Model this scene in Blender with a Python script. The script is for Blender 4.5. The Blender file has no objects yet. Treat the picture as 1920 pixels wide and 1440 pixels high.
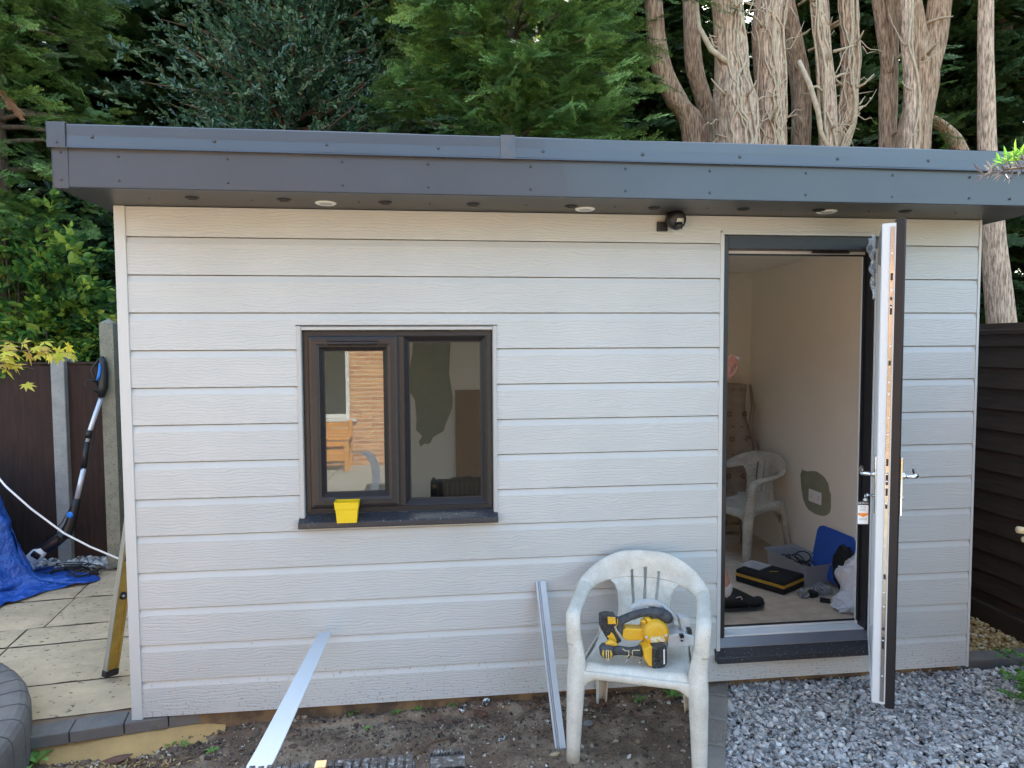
import bpy, math, random
import numpy as np
from mathutils import Vector, Matrix, Euler, noise as mnoise

rad = math.radians
scene = bpy.context.scene
COL = scene.collection

# ------------------------------------------------------------------ camera
cam_data = bpy.data.cameras.new("camera")
cam = bpy.data.objects.new("camera", cam_data)
COL.objects.link(cam)
cam.location = (1.425, -3.277, 1.705)
cam.rotation_euler = (rad(86.9276), rad(0.3202), rad(-6.5537))
cam_data.sensor_width = 36.0
cam_data.lens = 24.19
cam_data.clip_start = 0.05
cam_data.clip_end = 800
scene.camera = cam

# ------------------------------------------------------------------ world, sun, exposure
SUN_EL, SUN_AZ = 46.0, 12.0          # azimuth measured from +Y (behind the room) towards +X
world = bpy.data.worlds.new("World")
scene.world = world
world.use_nodes = True
wn = world.node_tree
wn.nodes.clear()
sky = wn.nodes.new("ShaderNodeTexSky")
sky.sky_type = 'NISHITA'
sky.sun_disc = False
sky.sun_elevation = rad(SUN_EL)
sky.sun_rotation = rad(SUN_AZ)
sky.air_density = 1.0
sky.dust_density = 3.0
sky.ozone_density = 1.0
bg = wn.nodes.new("ShaderNodeBackground")
bg.inputs["Strength"].default_value = 0.15
wo = wn.nodes.new("ShaderNodeOutputWorld")
wn.links.new(sky.outputs[0], bg.inputs[0])
wn.links.new(bg.outputs[0], wo.inputs[0])

sd = bpy.data.lights.new("sun", 'SUN')
sd.energy = 3.3
sd.angle = rad(0.53)
sd.color = (1.0, 0.95, 0.88)
sun = bpy.data.objects.new("sun", sd)
COL.objects.link(sun)
_d = Vector((math.sin(rad(SUN_AZ)) * math.cos(rad(SUN_EL)), math.cos(rad(SUN_AZ)) * math.cos(rad(SUN_EL)), math.sin(rad(SUN_EL))))
sun.rotation_euler = _d.to_track_quat('Z', 'Y').to_euler()
sun.location = (0, 10, 20)

scene.view_settings.view_transform = 'Standard'
scene.view_settings.look = 'None'
scene.view_settings.exposure = 2.63
scene.view_settings.gamma = 1.0
scene.view_settings.use_white_balance = True      # the phone's own white balance
scene.view_settings.white_balance_temperature = 6700
scene.view_settings.white_balance_tint = -1
scene.render.engine = 'CYCLES'
scene.cycles.max_bounces = 12
scene.cycles.diffuse_bounces = 10
scene.cycles.transparent_max_bounces = 16
scene.cycles.caustics_reflective = False
scene.cycles.caustics_refractive = False
try:
    scene.cycles.use_denoising = True
except Exception:
    pass

# ------------------------------------------------------------------ helpers
class MB:
    """collects geometry for ONE mesh object"""
    def __init__(self):
        self.v = []; self.f = []; self.m = []; self.s = []
    def add(self, verts, faces, m=0, s=False):
        o = len(self.v)
        self.v.extend(tuple(p) for p in verts)
        for f in faces:
            self.f.append(tuple(i + o for i in f)); self.m.append(m); self.s.append(s)
    def box(self, x0, x1, y0, y1, z0, z1, m=0):
        self.add([(x0,y0,z0),(x1,y0,z0),(x1,y1,z0),(x0,y1,z0),(x0,y0,z1),(x1,y0,z1),(x1,y1,z1),(x0,y1,z1)],
                 [(0,3,2,1),(4,5,6,7),(0,1,5,4),(1,2,6,5),(2,3,7,6),(3,0,4,7)], m)
    def obox(self, c, size, rot=(0,0,0), m=0, taper=1.0):
        R = Euler(rot).to_matrix(); c = Vector(c); x, y, z = (s/2 for s in size)
        vs = []
        for (sx, sy, sz) in ((-1,-1,-1),(1,-1,-1),(1,1,-1),(-1,1,-1),(-1,-1,1),(1,-1,1),(1,1,1),(-1,1,1)):
            t = taper if sz > 0 else 1.0
            vs.append(c + R @ Vector((sx*x*t, sy*y*t, sz*z)))
        self.add(vs, [(0,3,2,1),(4,5,6,7),(0,1,5,4),(1,2,6,5),(2,3,7,6),(3,0,4,7)], m)
    def tube(self, pts, r, n=8, m=0, cap=True, flat=1.0):
        pts = [Vector(p) for p in pts]; k = len(pts)
        rs = list(r) if hasattr(r, '__len__') else [r]*k
        up = Vector((0.13, 0.21, 0.97)); vs = []; fs = []
        prev = None
        for i, p in enumerate(pts):
            t = (pts[min(i+1,k-1)] - pts[max(i-1,0)]).normalized()
            if prev is None:
                a = t.cross(up)
                if a.length < 1e-3: a = t.cross(Vector((1,0,0)))
                a.normalize()
            else:
                a = (prev - t*prev.dot(t)); a.normalize()
            prev = a; b = t.cross(a)
            for j in range(n):
                an = 2*math.pi*j/n
                vs.append(p + a*(rs[i]*math.cos(an)) + b*(rs[i]*flat*math.sin(an)))
        for i in range(k-1):
            for j in range(n):
                fs.append((i*n+j, i*n+(j+1)%n, (i+1)*n+(j+1)%n, (i+1)*n+j))
        if cap:
            fs.append(tuple(range(n-1,-1,-1))); fs.append(tuple(range((k-1)*n, k*n)))
        self.add(vs, fs, m, True)
    def lathe(self, c, axis, prof, n=20, m=0, s=True):
        """prof: list of (radius, distance along axis)"""
        ax = Vector(axis).normalized(); a = ax.orthogonal().normalized(); b = ax.cross(a); c = Vector(c)
        vs = []; fs = []
        for (r, h) in prof:
            for j in range(n):
                t = 2*math.pi*j/n
                vs.append(c + ax*h + a*(r*math.cos(t)) + b*(r*math.sin(t)))
        for i in range(len(prof)-1):
            for j in range(n):
                fs.append((i*n+j, i*n+(j+1)%n, (i+1)*n+(j+1)%n, (i+1)*n+j))
        fs.append(tuple(range(n-1,-1,-1))); fs.append(tuple(range((len(prof)-1)*n, len(prof)*n)))
        self.add(vs, fs, m, s)
    def prism(self, poly, y0, y1, m=0, fn=None):
        """poly in (x,z), extruded along y"""
        n = len(poly)
        a = [(x, y0, z) for x, z in poly] + [(x, y1, z) for x, z in poly]
        if fn: a = [fn(p) for p in a]
        fs = [tuple(range(n)), tuple(range(2*n-1, n-1, -1))]
        for i in range(n):
            j = (i+1) % n
            fs.append((i, i+n, j+n, j))
        self.add(a, fs, m)
    def grid(self, fn, nu, nv, m=0, s=True, skip=None):
        vs = [fn(i/nu, j/nv) for j in range(nv+1) for i in range(nu+1)]
        fs = []
        for j in range(nv):
            for i in range(nu):
                if skip and skip((i+.5)/nu, (j+.5)/nv): continue
                a = j*(nu+1)+i
                fs.append((a, a+1, a+nu+2, a+nu+1))
        self.add(vs, fs, m, s)
    def ring(self, x0, x1, z0, z1, prof, m=0):
        """mitred frame: prof = [(inset, y), ...] nested rectangles in the x-z plane"""
        vs = []; fs = []
        for (i, y) in prof:
            vs += [(x0+i,y,z0+i),(x1-i,y,z0+i),(x1-i,y,z1-i),(x0+i,y,z1-i)]
        for k in range(len(prof)-1):
            for j in range(4):
                a = k*4+j; b = k*4+(j+1)%4
                fs.append((a, b, b+4, a+4))
        self.add(vs, fs, m)
    def build(self, name, mats, parent=None, bevel=0.0, seg=2, solid=0.0, subsurf=0, loc=None, rot=None):
        me = bpy.data.meshes.new(name)
        me.from_pydata(self.v, [], self.f)
        if not isinstance(mats, (list, tuple)): mats = [mats]
        for mt in mats: me.materials.append(mt)
        me.polygons.foreach_set("material_index", self.m)
        me.polygons.foreach_set("use_smooth", self.s)
        me.update()
        o = bpy.data.objects.new(name, me)
        COL.objects.link(o)
        attach(o, parent)
        if loc is not None: o.location = loc
        if rot is not None: o.rotation_euler = rot
        if solid:
            md = o.modifiers.new("solid", 'SOLIDIFY'); md.thickness = solid; md.offset = 0
        if bevel:
            md = o.modifiers.new("bevel", 'BEVEL'); md.width = bevel; md.segments = seg; md.limit_method = 'ANGLE'; md.angle_limit = rad(40)
            md.harden_normals = False
        if subsurf:
            md = o.modifiers.new("sub", 'SUBSURF'); md.levels = subsurf; md.render_levels = subsurf
        return o

def attach(o, parent):
    if parent is None: return
    o.parent = parent
    # geometry is written in world coordinates: undo every ancestor's offset once
    t = Vector((0,0,0)); p = parent
    if p.type == 'EMPTY' and not p.get('_local'):
        t = Vector(p.location)
    o.matrix_parent_inverse = Matrix.Translation(-t)

def thing(name, label, cat, loc=(0,0,0), group=None, local=False):
    o = bpy.data.objects.new(name, None)
    o.empty_display_size = 0.1
    COL.objects.link(o)
    o.location = loc
    o['label'] = label; o['category'] = cat
    if group: o['group'] = group
    if local: o['_local'] = 1
    return o

def tag(o, label, cat, group=None, kind=None):
    if label: o['label'] = label
    if cat: o['category'] = cat
    if group: o['group'] = group
    if kind: o['kind'] = kind
    return o

def struct(o):
    o['kind'] = 'structure'; return o

def np_mesh(name, V, F, mats, mi=None, parent=None, smooth=False, attrs=None, n=None):
    """V (N,3) float, F flat int list of equal-size polygons (size n)"""
    me = bpy.data.meshes.new(name)
    V = np.asarray(V, np.float32); F = np.asarray(F, np.int32).reshape(-1, n)
    me.vertices.add(len(V)); me.vertices.foreach_set("co", V.ravel())
    me.loops.add(F.size); me.loops.foreach_set("vertex_index", F.ravel())
    me.polygons.add(len(F))
    me.polygons.foreach_set("loop_start", np.arange(0, F.size, n, dtype=np.int32))
    me.polygons.foreach_set("loop_total", np.full(len(F), n, np.int32))
    if mi is not None: me.polygons.foreach_set("material_index", np.asarray(mi, np.int32))
    me.polygons.foreach_set("use_smooth", np.full(len(F), smooth))
    if not isinstance(mats, (list, tuple)): mats = [mats]
    for mt in mats: me.materials.append(mt)
    if attrs:
        for k, a in attrs.items():
            at = me.attributes.new(k, 'FLOAT', 'POINT'); at.data.foreach_set("value", np.asarray(a, np.float32))
    me.update(calc_edges=True)
    o = bpy.data.objects.new(name, me)
    COL.objects.link(o); attach(o, parent)
    return o

# ------------------------------------------------------------------ materials
def new_mat(name):
    m = bpy.data.materials.new(name); m.use_nodes = True
    nt = m.node_tree; p = nt.nodes["Principled BSDF"]
    return m, nt, p

def N(nt, t, **kw):
    n = nt.nodes.new(t)
    for k, v in kw.items(): setattr(n, k, v)
    return n

def mat(name, col, rough=0.6, metal=0.0, var=0.0, vscale=8.0, col2=None, bump=0.0, bscale=60.0, spec=0.5, coat=0.0,
        stretch=(1,1,1), speck=None, bdist=0.002, trans=0.0, rvar=0.0, contrast=(0.3,0.7)):
    m, nt, p = new_mat(name)
    L = nt.links.new
    p.inputs["Base Color"].default_value = (*col, 1)
    p.inputs["Roughness"].default_value = rough
    p.inputs["Metallic"].default_value = metal
    p.inputs["Specular IOR Level"].default_value = spec
    p.inputs["Coat Weight"].default_value = coat
    tc = N(nt, "ShaderNodeTexCoord"); mp = N(nt, "ShaderNodeMapping"); mp.inputs["Scale"].default_value = stretch
    L(tc.outputs["Object"], mp.inputs[0])
    out = None
    if col2 is None and var > 0:
        col2 = tuple(c*(1-var) for c in col)
    if col2 is not None:
        nz = N(nt, "ShaderNodeTexNoise"); nz.inputs["Scale"].default_value = vscale; nz.inputs["Detail"].default_value = 6
        nz.inputs["Roughness"].default_value = 0.62
        L(mp.outputs[0], nz.inputs["Vector"])
        cr = N(nt, "ShaderNodeValToRGB")
        cr.color_ramp.elements[0].position = contrast[0]; cr.color_ramp.elements[1].position = contrast[1]
        cr.color_ramp.elements[0].color = (*col, 1); cr.color_ramp.elements[1].color = (*col2, 1)
        L(nz.outputs["Fac"], cr.inputs[0]); out = cr.outputs[0]
        if rvar:
            mr = N(nt, "ShaderNodeMapRange"); mr.inputs["To Min"].default_value = rough-rvar; mr.inputs["To Max"].default_value = rough+rvar
            L(nz.outputs["Fac"], mr.inputs[0]); L(mr.outputs[0], p.inputs["Roughness"])
    if speck:      # (colour, scale, threshold): small dirt specks
        sc_, ss, th = speck
        n2 = N(nt, "ShaderNodeTexNoise"); n2.inputs["Scale"].default_value = ss; n2.inputs["Detail"].default_value = 3
        L(mp.outputs[0], n2.inputs["Vector"])
        r2 = N(nt, "ShaderNodeValToRGB"); r2.color_ramp.elements[0].position = th; r2.color_ramp.elements[1].position = th+0.05
        L(n2.outputs["Fac"], r2.inputs[0])
        mx = N(nt, "ShaderNodeMix", data_type='RGBA')
        L(r2.outputs[0], mx.inputs[0])
        if out is not None: L(out, mx.inputs[6])
        else: mx.inputs[6].default_value = (*col, 1)
        mx.inputs[7].default_value = (*sc_, 1)
        out = mx.outputs[2]
    if out is not None: L(out, p.inputs["Base Color"])
    if bump:
        nb = N(nt, "ShaderNodeTexNoise"); nb.inputs["Scale"].default_value = bscale; nb.inputs["Detail"].default_value = 5
        L(mp.outputs[0], nb.inputs["Vector"])
        b = N(nt, "ShaderNodeBump"); b.inputs["Strength"].default_value = bump; b.inputs["Distance"].default_value = bdist
        L(nb.outputs["Fac"], b.inputs["Height"]); L(b.outputs[0], p.inputs["Normal"])
    return m

def mathn(nt, op, a, b=None, c=None):
    n = N(nt, "ShaderNodeMath", operation=op)
    for i, x in enumerate((a, b, c)):
        if x is None: continue
        if isinstance(x, (int, float)): n.inputs[i].default_value = x
        else: nt.links.new(x, n.inputs[i])
    return n.outputs[0]

def cladding_mat():
    m, nt, p = new_mat("woodgrain cladding")
    L = nt.links.new
    tc = N(nt, "ShaderNodeTexCoord"); sp = N(nt, "ShaderNodeSeparateXYZ"); L(tc.outputs["Object"], sp.inputs[0])
    X, Y_, Z = sp.outputs
    bi = mathn(nt, 'FLOOR', mathn(nt, 'DIVIDE', Z, 0.17))
    xo = mathn(nt, 'ADD', X, mathn(nt, 'MULTIPLY', bi, 7.31))
    cw = N(nt, "ShaderNodeCombineXYZ"); L(mathn(nt, 'MULTIPLY', xo, 5.0), cw.inputs[0]); L(mathn(nt, 'MULTIPLY', Z, 9.0), cw.inputs[2])
    warp = N(nt, "ShaderNodeTexNoise"); warp.inputs["Scale"].default_value = 1.0; warp.inputs["Detail"].default_value = 3; warp.inputs["Roughness"].default_value = .6
    L(cw.outputs[0], warp.inputs["Vector"])
    zz = mathn(nt, 'ADD', mathn(nt, 'MULTIPLY', Z, 74.0), mathn(nt, 'MULTIPLY', warp.outputs["Fac"], 5.0))
    tri = mathn(nt, 'PINGPONG', zz, 0.5)           # regular ridges, bent by the warp
    c2 = N(nt, "ShaderNodeCombineXYZ"); L(mathn(nt, 'MULTIPLY', xo, 3.0), c2.inputs[0]); L(zz, c2.inputs[2])
    br = N(nt, "ShaderNodeTexNoise"); br.inputs["Scale"].default_value = 0.9; br.inputs["Detail"].default_value = 2
    L(c2.outputs[0], br.inputs["Vector"])
    line = N(nt, "ShaderNodeMapRange"); line.interpolation_type = 'SMOOTHSTEP'
    line.inputs["From Min"].default_value = 0.0; line.inputs["From Max"].default_value = 0.22
    L(tri, line.inputs[0])
    brm = N(nt, "ShaderNodeMapRange"); brm.inputs["From Min"].default_value = 0.44; brm.inputs["From Max"].default_value = 0.80
    L(br.outputs["Fac"], brm.inputs[0])
    h = mathn(nt, 'MAXIMUM', line.outputs[0], brm.outputs[0])
    # the chamfer at the head of each board is smooth
    fr = mathn(nt, 'FRACT', mathn(nt, 'DIVIDE', Z, 0.17))
    ms = N(nt, "ShaderNodeMapRange"); ms.inputs["From Min"].default_value = 0.78; ms.inputs["From Max"].default_value = 0.81
    L(fr, ms.inputs[0])
    h2 = mathn(nt, 'MAXIMUM', h, ms.outputs[0])
    b = N(nt, "ShaderNodeBump"); b.inputs["Strength"].default_value = 0.4; b.inputs["Distance"].default_value = 0.0022
    L(h2, b.inputs["Height"]); L(b.outputs[0], p.inputs["Normal"])
    n3 = N(nt, "ShaderNodeTexNoise"); n3.inputs["Scale"].default_value = 1.7; n3.inputs["Detail"].default_value = 5
    L(tc.outputs["Object"], n3.inputs["Vector"])
    cr = N(nt, "ShaderNodeValToRGB")
    cr.color_ramp.elements[0].position = .3; cr.color_ramp.elements[0].color = (0.505, 0.515, 0.505, 1)
    cr.color_ramp.elements[1].position = .7; cr.color_ramp.elements[1].color = (0.560, 0.570, 0.560, 1)
    L(n3.outputs["Fac"], cr.inputs[0])
    mx = N(nt, "ShaderNodeMix", data_type='RGBA', blend_type='MULTIPLY')
    mx.inputs[0].default_value = 1.0
    wnz = N(nt, "ShaderNodeTexWhiteNoise", noise_dimensions='1D'); L(bi, wnz.inputs["W"])
    g = N(nt, "ShaderNodeMapRange"); g.inputs["To Min"].default_value = 0.90; g.inputs["To Max"].default_value = 1.0  # grain grooves tinted darker, their shading put into the colour
    L(h2, g.inputs[0])
    cg = N(nt, "ShaderNodeCombineColor")
    tone = mathn(nt, 'MULTIPLY', g.outputs[0], mathn(nt, 'MULTIPLY_ADD', wnz.outputs["Value"], 0.045, 0.955))
    for i in range(3): L(tone, cg.inputs[i])
    L(cr.outputs[0], mx.inputs[6]); L(cg.outputs[0], mx.inputs[7])
    # soil splashes: thin scattered specks, thickest on the lowest board
    ns = N(nt, "ShaderNodeTexNoise"); ns.inputs["Scale"].default_value = 75; ns.inputs["Detail"].default_value = 4; L(tc.outputs["Object"], ns.inputs["Vector"])
    hz = N(nt, "ShaderNodeMapRange"); hz.inputs["From Min"].default_value = 0.0; hz.inputs["From Max"].default_value = 0.55; hz.inputs["To Min"].default_value = 0.60; hz.inputs["To Max"].default_value = 0.76; L(Z, hz.inputs[0])
    sm = mathn(nt, 'MULTIPLY', mathn(nt, 'GREATER_THAN', ns.outputs["Fac"], hz.outputs[0]), 0.45)
    md = N(nt, "ShaderNodeMix", data_type='RGBA'); L(sm, md.inputs[0]); L(mx.outputs[2], md.inputs[6]); md.inputs[7].default_value = (0.20,0.15,0.11,1)
    L(md.outputs[2], p.inputs["Base Color"])
    p.inputs["Roughness"].default_value = 0.48
    p.inputs["Specular IOR Level"].default_value = 0.4
    return m

def leaf_mat(name, dark, light, tip, rough=0.5, trans=0.35, spec=0.4):
    """colour follows the per-leaf 'tint' attribute"""
    m = bpy.data.materials.new(name); m.use_nodes = True
    nt = m.node_tree; L = nt.links.new; p = nt.nodes["Principled BSDF"]; out = nt.nodes["Material Output"]
    at = N(nt, "ShaderNodeAttribute"); at.attribute_name = "tint"
    cr = N(nt, "ShaderNodeValToRGB")
    cr.color_ramp.elements[0].position = 0.0; cr.color_ramp.elements[0].color = (*dark, 1)
    cr.color_ramp.elements[1].position = 0.6; cr.color_ramp.elements[1].color = (*light, 1)
    e = cr.color_ramp.elements.new(1.0); e.color = (*tip, 1)
    L(at.outputs["Fac"], cr.inputs[0]); L(cr.outputs[0], p.inputs["Base Color"])
    p.inputs["Roughness"].default_value = rough; p.inputs["Specular IOR Level"].default_value = spec
    tr = N(nt, "ShaderNodeBsdfTranslucent"); L(cr.outputs[0], tr.inputs["Color"])
    mx = N(nt, "ShaderNodeMixShader"); mx.inputs[0].default_value = trans
    L(p.outputs[0], mx.inputs[1]); L(tr.outputs[0], mx.inputs[2]); L(mx.outputs[0], out.inputs[0])
    return m

def clear_mat(name, tint=(1,1,1), refl=1.0, rough=0.0, haze=0.0, ior=1.5):
    """thin clear sheet: Fresnel mirror over a tinted see-through sheet"""
    m = bpy.data.materials.new(name); m.use_nodes = True
    nt = m.node_tree; L = nt.links.new; nt.nodes.clear()
    out = N(nt, "ShaderNodeOutputMaterial")
    tr = N(nt, "ShaderNodeBsdfTransparent"); tr.inputs[0].default_value = (*tint, 1)
    gl = N(nt, "ShaderNodeBsdfGlossy"); gl.inputs["Roughness"].default_value = rough
    fr = N(nt, "ShaderNodeFresnel"); fr.inputs["IOR"].default_value = ior
    f = mathn(nt, 'MULTIPLY', fr.outputs[0], refl); f2 = mathn(nt, 'MINIMUM', f, 1.0)
    mx = N(nt, "ShaderNodeMixShader"); L(f2, mx.inputs[0]); L(tr.outputs[0], mx.inputs[1]); L(gl.outputs[0], mx.inputs[2])
    last = mx.outputs[0]
    if haze:
        df = N(nt, "ShaderNodeBsdfDiffuse"); df.inputs[0].default_value = (.84,.86,.93,1)
        m2 = N(nt, "ShaderNodeMixShader"); m2.inputs[0].default_value = haze
        L(last, m2.inputs[1]); L(df.outputs[0], m2.inputs[2]); last = m2.outputs[0]
    L(last, out.inputs[0])
    return m

def brick_mat():
    m, nt, p = new_mat("house brick")
    L = nt.links.new
    tc = N(nt, "ShaderNodeTexCoord"); sp = N(nt, "ShaderNodeSeparateXYZ"); L(tc.outputs["Object"], sp.inputs[0])
    cb = N(nt, "ShaderNodeCombineXYZ"); L(sp.outputs[0], cb.inputs[0]); L(sp.outputs[2], cb.inputs[1])
    b = N(nt, "ShaderNodeTexBrick"); L(cb.outputs[0], b.inputs["Vector"])
    b.inputs["Color1"].default_value = (0.40,0.15,0.06,1); b.inputs["Color2"].default_value = (0.60,0.30,0.13,1); b.inputs["Mortar"].default_value = (0.56,0.42,0.29,1)
    b.inputs["Scale"].default_value = 1.0; b.inputs["Brick Width"].default_value = 0.225; b.inputs["Row Height"].default_value = 0.068; b.inputs["Mortar Size"].default_value = 0.010
    L(b.outputs["Color"], p.inputs["Base Color"]); p.inputs["Roughness"].default_value = 0.85
    return m

def vcol_mat(name, cols, rough=0.7, bump=0.3, bscale=90.0, spec=0.4):
    """per-piece colour taken from the 'tint' attribute; cols = ramp"""
    m, nt, p = new_mat(name); L = nt.links.new
    at = N(nt, "ShaderNodeAttribute"); at.attribute_name = "tint"
    cr = N(nt, "ShaderNodeValToRGB")
    for i, (pos, c) in enumerate(cols):
        if i < 2: e = cr.color_ramp.elements[i]; e.position = pos
        else: e = cr.color_ramp.elements.new(pos)
        e.color = (*c, 1)
    L(at.outputs["Fac"], cr.inputs[0])
    tc = N(nt, "ShaderNodeTexCoord")
    nz = N(nt, "ShaderNodeTexNoise"); nz.inputs["Scale"].default_value = bscale; nz.inputs["Detail"].default_value = 4; L(tc.outputs["Object"], nz.inputs["Vector"])
    mr = N(nt, "ShaderNodeMapRange"); mr.inputs["To Min"].default_value = 0.7; mr.inputs["To Max"].default_value = 1.2; L(nz.outputs["Fac"], mr.inputs[0])
    mx = N(nt, "ShaderNodeMix", data_type='RGBA', blend_type='MULTIPLY'); mx.inputs[0].default_value = 1
    cg = N(nt, "ShaderNodeCombineColor")
    for i in range(3): L(mr.outputs[0], cg.inputs[i])
    L(cr.outputs[0], mx.inputs[6]); L(cg.outputs[0], mx.inputs[7]); L(mx.outputs[2], p.inputs["Base Color"])
    p.inputs["Roughness"].default_value = rough; p.inputs["Specular IOR Level"].default_value = spec
    b = N(nt, "ShaderNodeBump"); b.inputs["Strength"].default_value = bump; b.inputs["Distance"].default_value = 0.003
    L(nz.outputs["Fac"], b.inputs["Height"]); L(b.outputs[0], p.inputs["Normal"])
    return m

M = {}
M['clad'] = cladding_mat()
M['trim'] = mat("cladding trim", (0.555,0.565,0.555), 0.45, var=0.05, vscale=3)
M['fascia'] = mat("anthracite steel", (0.036,0.043,0.058), 0.28, metal=0.0, col2=(0.046,0.054,0.070), vscale=2.0, spec=0.8, bump=0.12, bscale=3.0, bdist=0.012, coat=0.2)
M['fascia_lo'] = mat("anthracite steel satin", (0.030,0.036,0.048), 0.38, col2=(0.040,0.047,0.060), vscale=3.0, spec=0.75, bump=0.06, bscale=3.5, bdist=0.010, coat=0.15)
M['soffit'] = mat("anthracite soffit", (0.055,0.055,0.056), 0.42, var=0.15, vscale=5, spec=0.5)
M['screw'] = mat("painted screw", (0.05,0.053,0.06), 0.35, spec=0.7)
M['black'] = mat("black plastic", (0.012,0.012,0.013), 0.42, spec=0.5)
M['blackrub'] = mat("black rubber", (0.015,0.015,0.016), 0.7, var=0.3, vscale=60)
M['frame'] = mat("anthracite woodgrain frame", (0.026,0.023,0.025), 0.36, var=0.25, vscale=30, stretch=(1,1,1), bump=0.15, bscale=220, bdist=0.0008, spec=0.38)
M['gasket'] = mat("gasket", (0.008,0.008,0.010), 0.5)
M['sill'] = mat("anthracite sill", (0.030,0.031,0.038), 0.38, bump=0.1, bscale=150, speck=((0.42,0.44,0.46), 150, 0.66), spec=0.5)
M['upvc'] = mat("white window plastic", (0.66,0.67,0.68), 0.25, spec=0.5)
M['plaster'] = mat("bare plaster paint", (0.88,0.84,0.75), 0.85, col2=(0.83,0.79,0.70), vscale=2.5, bump=0.08, bscale=30)
M['ceiling'] = mat("ceiling paint", (0.86,0.83,0.76), 0.9, var=0.05)
M['osb'] = mat("bare chipboard floor", (0.66,0.54,0.42), 0.75, col2=(0.50,0.39,0.29), vscale=9, bump=0.2, bscale=120, speck=((0.62,0.56,0.48), 24, 0.62), stretch=(1,1.6,1))
M['green_paint'] = mat("wet green paint patch", (0.30,0.315,0.225), 0.45, var=0.2, vscale=12)
M['glass'] = clear_mat("window glass", (0.90,0.92,0.91), refl=2.1, ior=1.52)
M['glass_in'] = clear_mat("window glass inner", (0.95,0.96,0.95), refl=0.9, ior=1.5)
M['chrome'] = mat("chrome", (0.80,0.80,0.82), 0.10, metal=1.0)
M['steel'] = mat("lock steel", (0.55,0.545,0.53), 0.25, metal=1.0, var=0.25, vscale=12, rvar=0.1)
M['white'] = mat("white plastic", (0.80,0.80,0.80), 0.35)
M['lampwhite'] = mat("downlight white", (0.85,0.84,0.80), 0.4)
M['silver_trim'] = mat("silver grey trim", (0.44,0.45,0.44), 0.35, spec=0.5)
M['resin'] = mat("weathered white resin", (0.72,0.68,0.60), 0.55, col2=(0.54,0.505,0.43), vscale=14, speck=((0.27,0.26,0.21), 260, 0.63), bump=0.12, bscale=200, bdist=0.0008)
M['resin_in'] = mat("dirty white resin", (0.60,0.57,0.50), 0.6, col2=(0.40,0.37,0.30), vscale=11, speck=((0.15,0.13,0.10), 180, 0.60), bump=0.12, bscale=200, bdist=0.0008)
M['yellow'] = mat("tool yellow", (0.75,0.42,0.025), 0.42, var=0.12, vscale=30, speck=((0.8,0.72,0.5), 170, 0.66))
M['toolblack'] = mat("tool black", (0.018,0.018,0.02), 0.5, speck=((0.25,0.25,0.27), 230, 0.62))
M['toolgrip'] = mat("dusty rubber grip", (0.025,0.026,0.03), 0.65, col2=(0.075,0.08,0.09), vscale=45)
M['alu'] = mat("cast aluminium", (0.62,0.64,0.65), 0.4, metal=0.25, var=0.2, vscale=40)
M['zip_yellow'] = mat("yellow zip", (0.70,0.42,0.06), 0.6)
M['fabric_black'] = mat("black nylon", (0.010,0.010,0.012), 0.85, bump=0.2, bscale=500)
M['blue_lid'] = mat("blue lid", (0.03,0.11,0.50), 0.3, spec=0.5)
M['clear_box'] = clear_mat("clear tub plastic", (0.92,0.93,0.96), refl=1.8, rough=0.10, haze=0.42)
M['bag'] = mat("white carrier bag", (0.72,0.72,0.76), 0.35, var=0.12, vscale=9)
M['film'] = clear_mat("protective film", (0.93,0.95,0.97), refl=2.0, rough=0.15, haze=0.12)
M['concrete'] = mat("concrete post", (0.36,0.36,0.34), 0.9, col2=(0.26,0.27,0.25), vscale=10, bump=0.5, bscale=150, speck=((0.12,0.12,0.10), 130, 0.64))
M['concrete_moss'] = mat("mossy concrete post", (0.30,0.29,0.22), 0.92, col2=(0.20,0.20,0.15), vscale=12, bump=0.5, bscale=140, speck=((0.08,0.08,0.06), 140, 0.60))
M['fence'] = mat("dark stained boards", (0.052,0.029,0.022), 0.75, col2=(0.028,0.017,0.013), vscale=7, stretch=(6,6,0.6), bump=0.5, bscale=40, spec=0.3)
M['fence_r'] = mat("dark stained planks", (0.042,0.030,0.023), 0.75, col2=(0.024,0.017,0.013), vscale=6, stretch=(1,0.7,8), bump=0.5, bscale=40, spec=0.3)
M['tarp'] = mat("blue tarpaulin", (0.028,0.125,0.50), 0.30, col2=(0.016,0.075,0.36), vscale=4, bump=1.0, bscale=14, bdist=0.04, spec=0.6)
M['sand'] = mat("yellow sand bedding", (0.50,0.33,0.13), 0.95, col2=(0.40,0.26,0.11), vscale=9, bump=0.4, bscale=120)
M['cyan'] = mat("blue plastic", (0.02,0.22,0.70), 0.35)
M['polesilver'] = mat("silver tube", (0.62,0.64,0.70), 0.3, metal=0.4)
M['levelalu'] = mat("worn aluminium", (0.36,0.33,0.27), 0.5, metal=0.3, var=0.3, vscale=14, stretch=(4,4,0.5))
M['levelyellow'] = mat("worn yellow paint", (0.48,0.30,0.045), 0.5, var=0.35, vscale=18)
M['kerb'] = mat("grey kerb block", (0.31,0.265,0.225), 0.85, col2=(0.20,0.175,0.15), vscale=8, bump=0.4, bscale=120, speck=((0.26,0.25,0.24), 90, 0.62))
M['kerbdark'] = mat("dark kerb block", (0.175,0.155,0.14), 0.85, col2=(0.11,0.10,0.095), vscale=8, bump=0.4, bscale=120, speck=((0.16,0.15,0.13), 60, 0.63))
M['bark'] = mat("reddish brown bark", (0.62,0.42,0.28), 0.95, col2=(0.22,0.13,0.08), vscale=18, stretch=(3.4,3.4,0.45), contrast=(.40,.62), bump=1.0, bscale=22, bdist=0.03)
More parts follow.
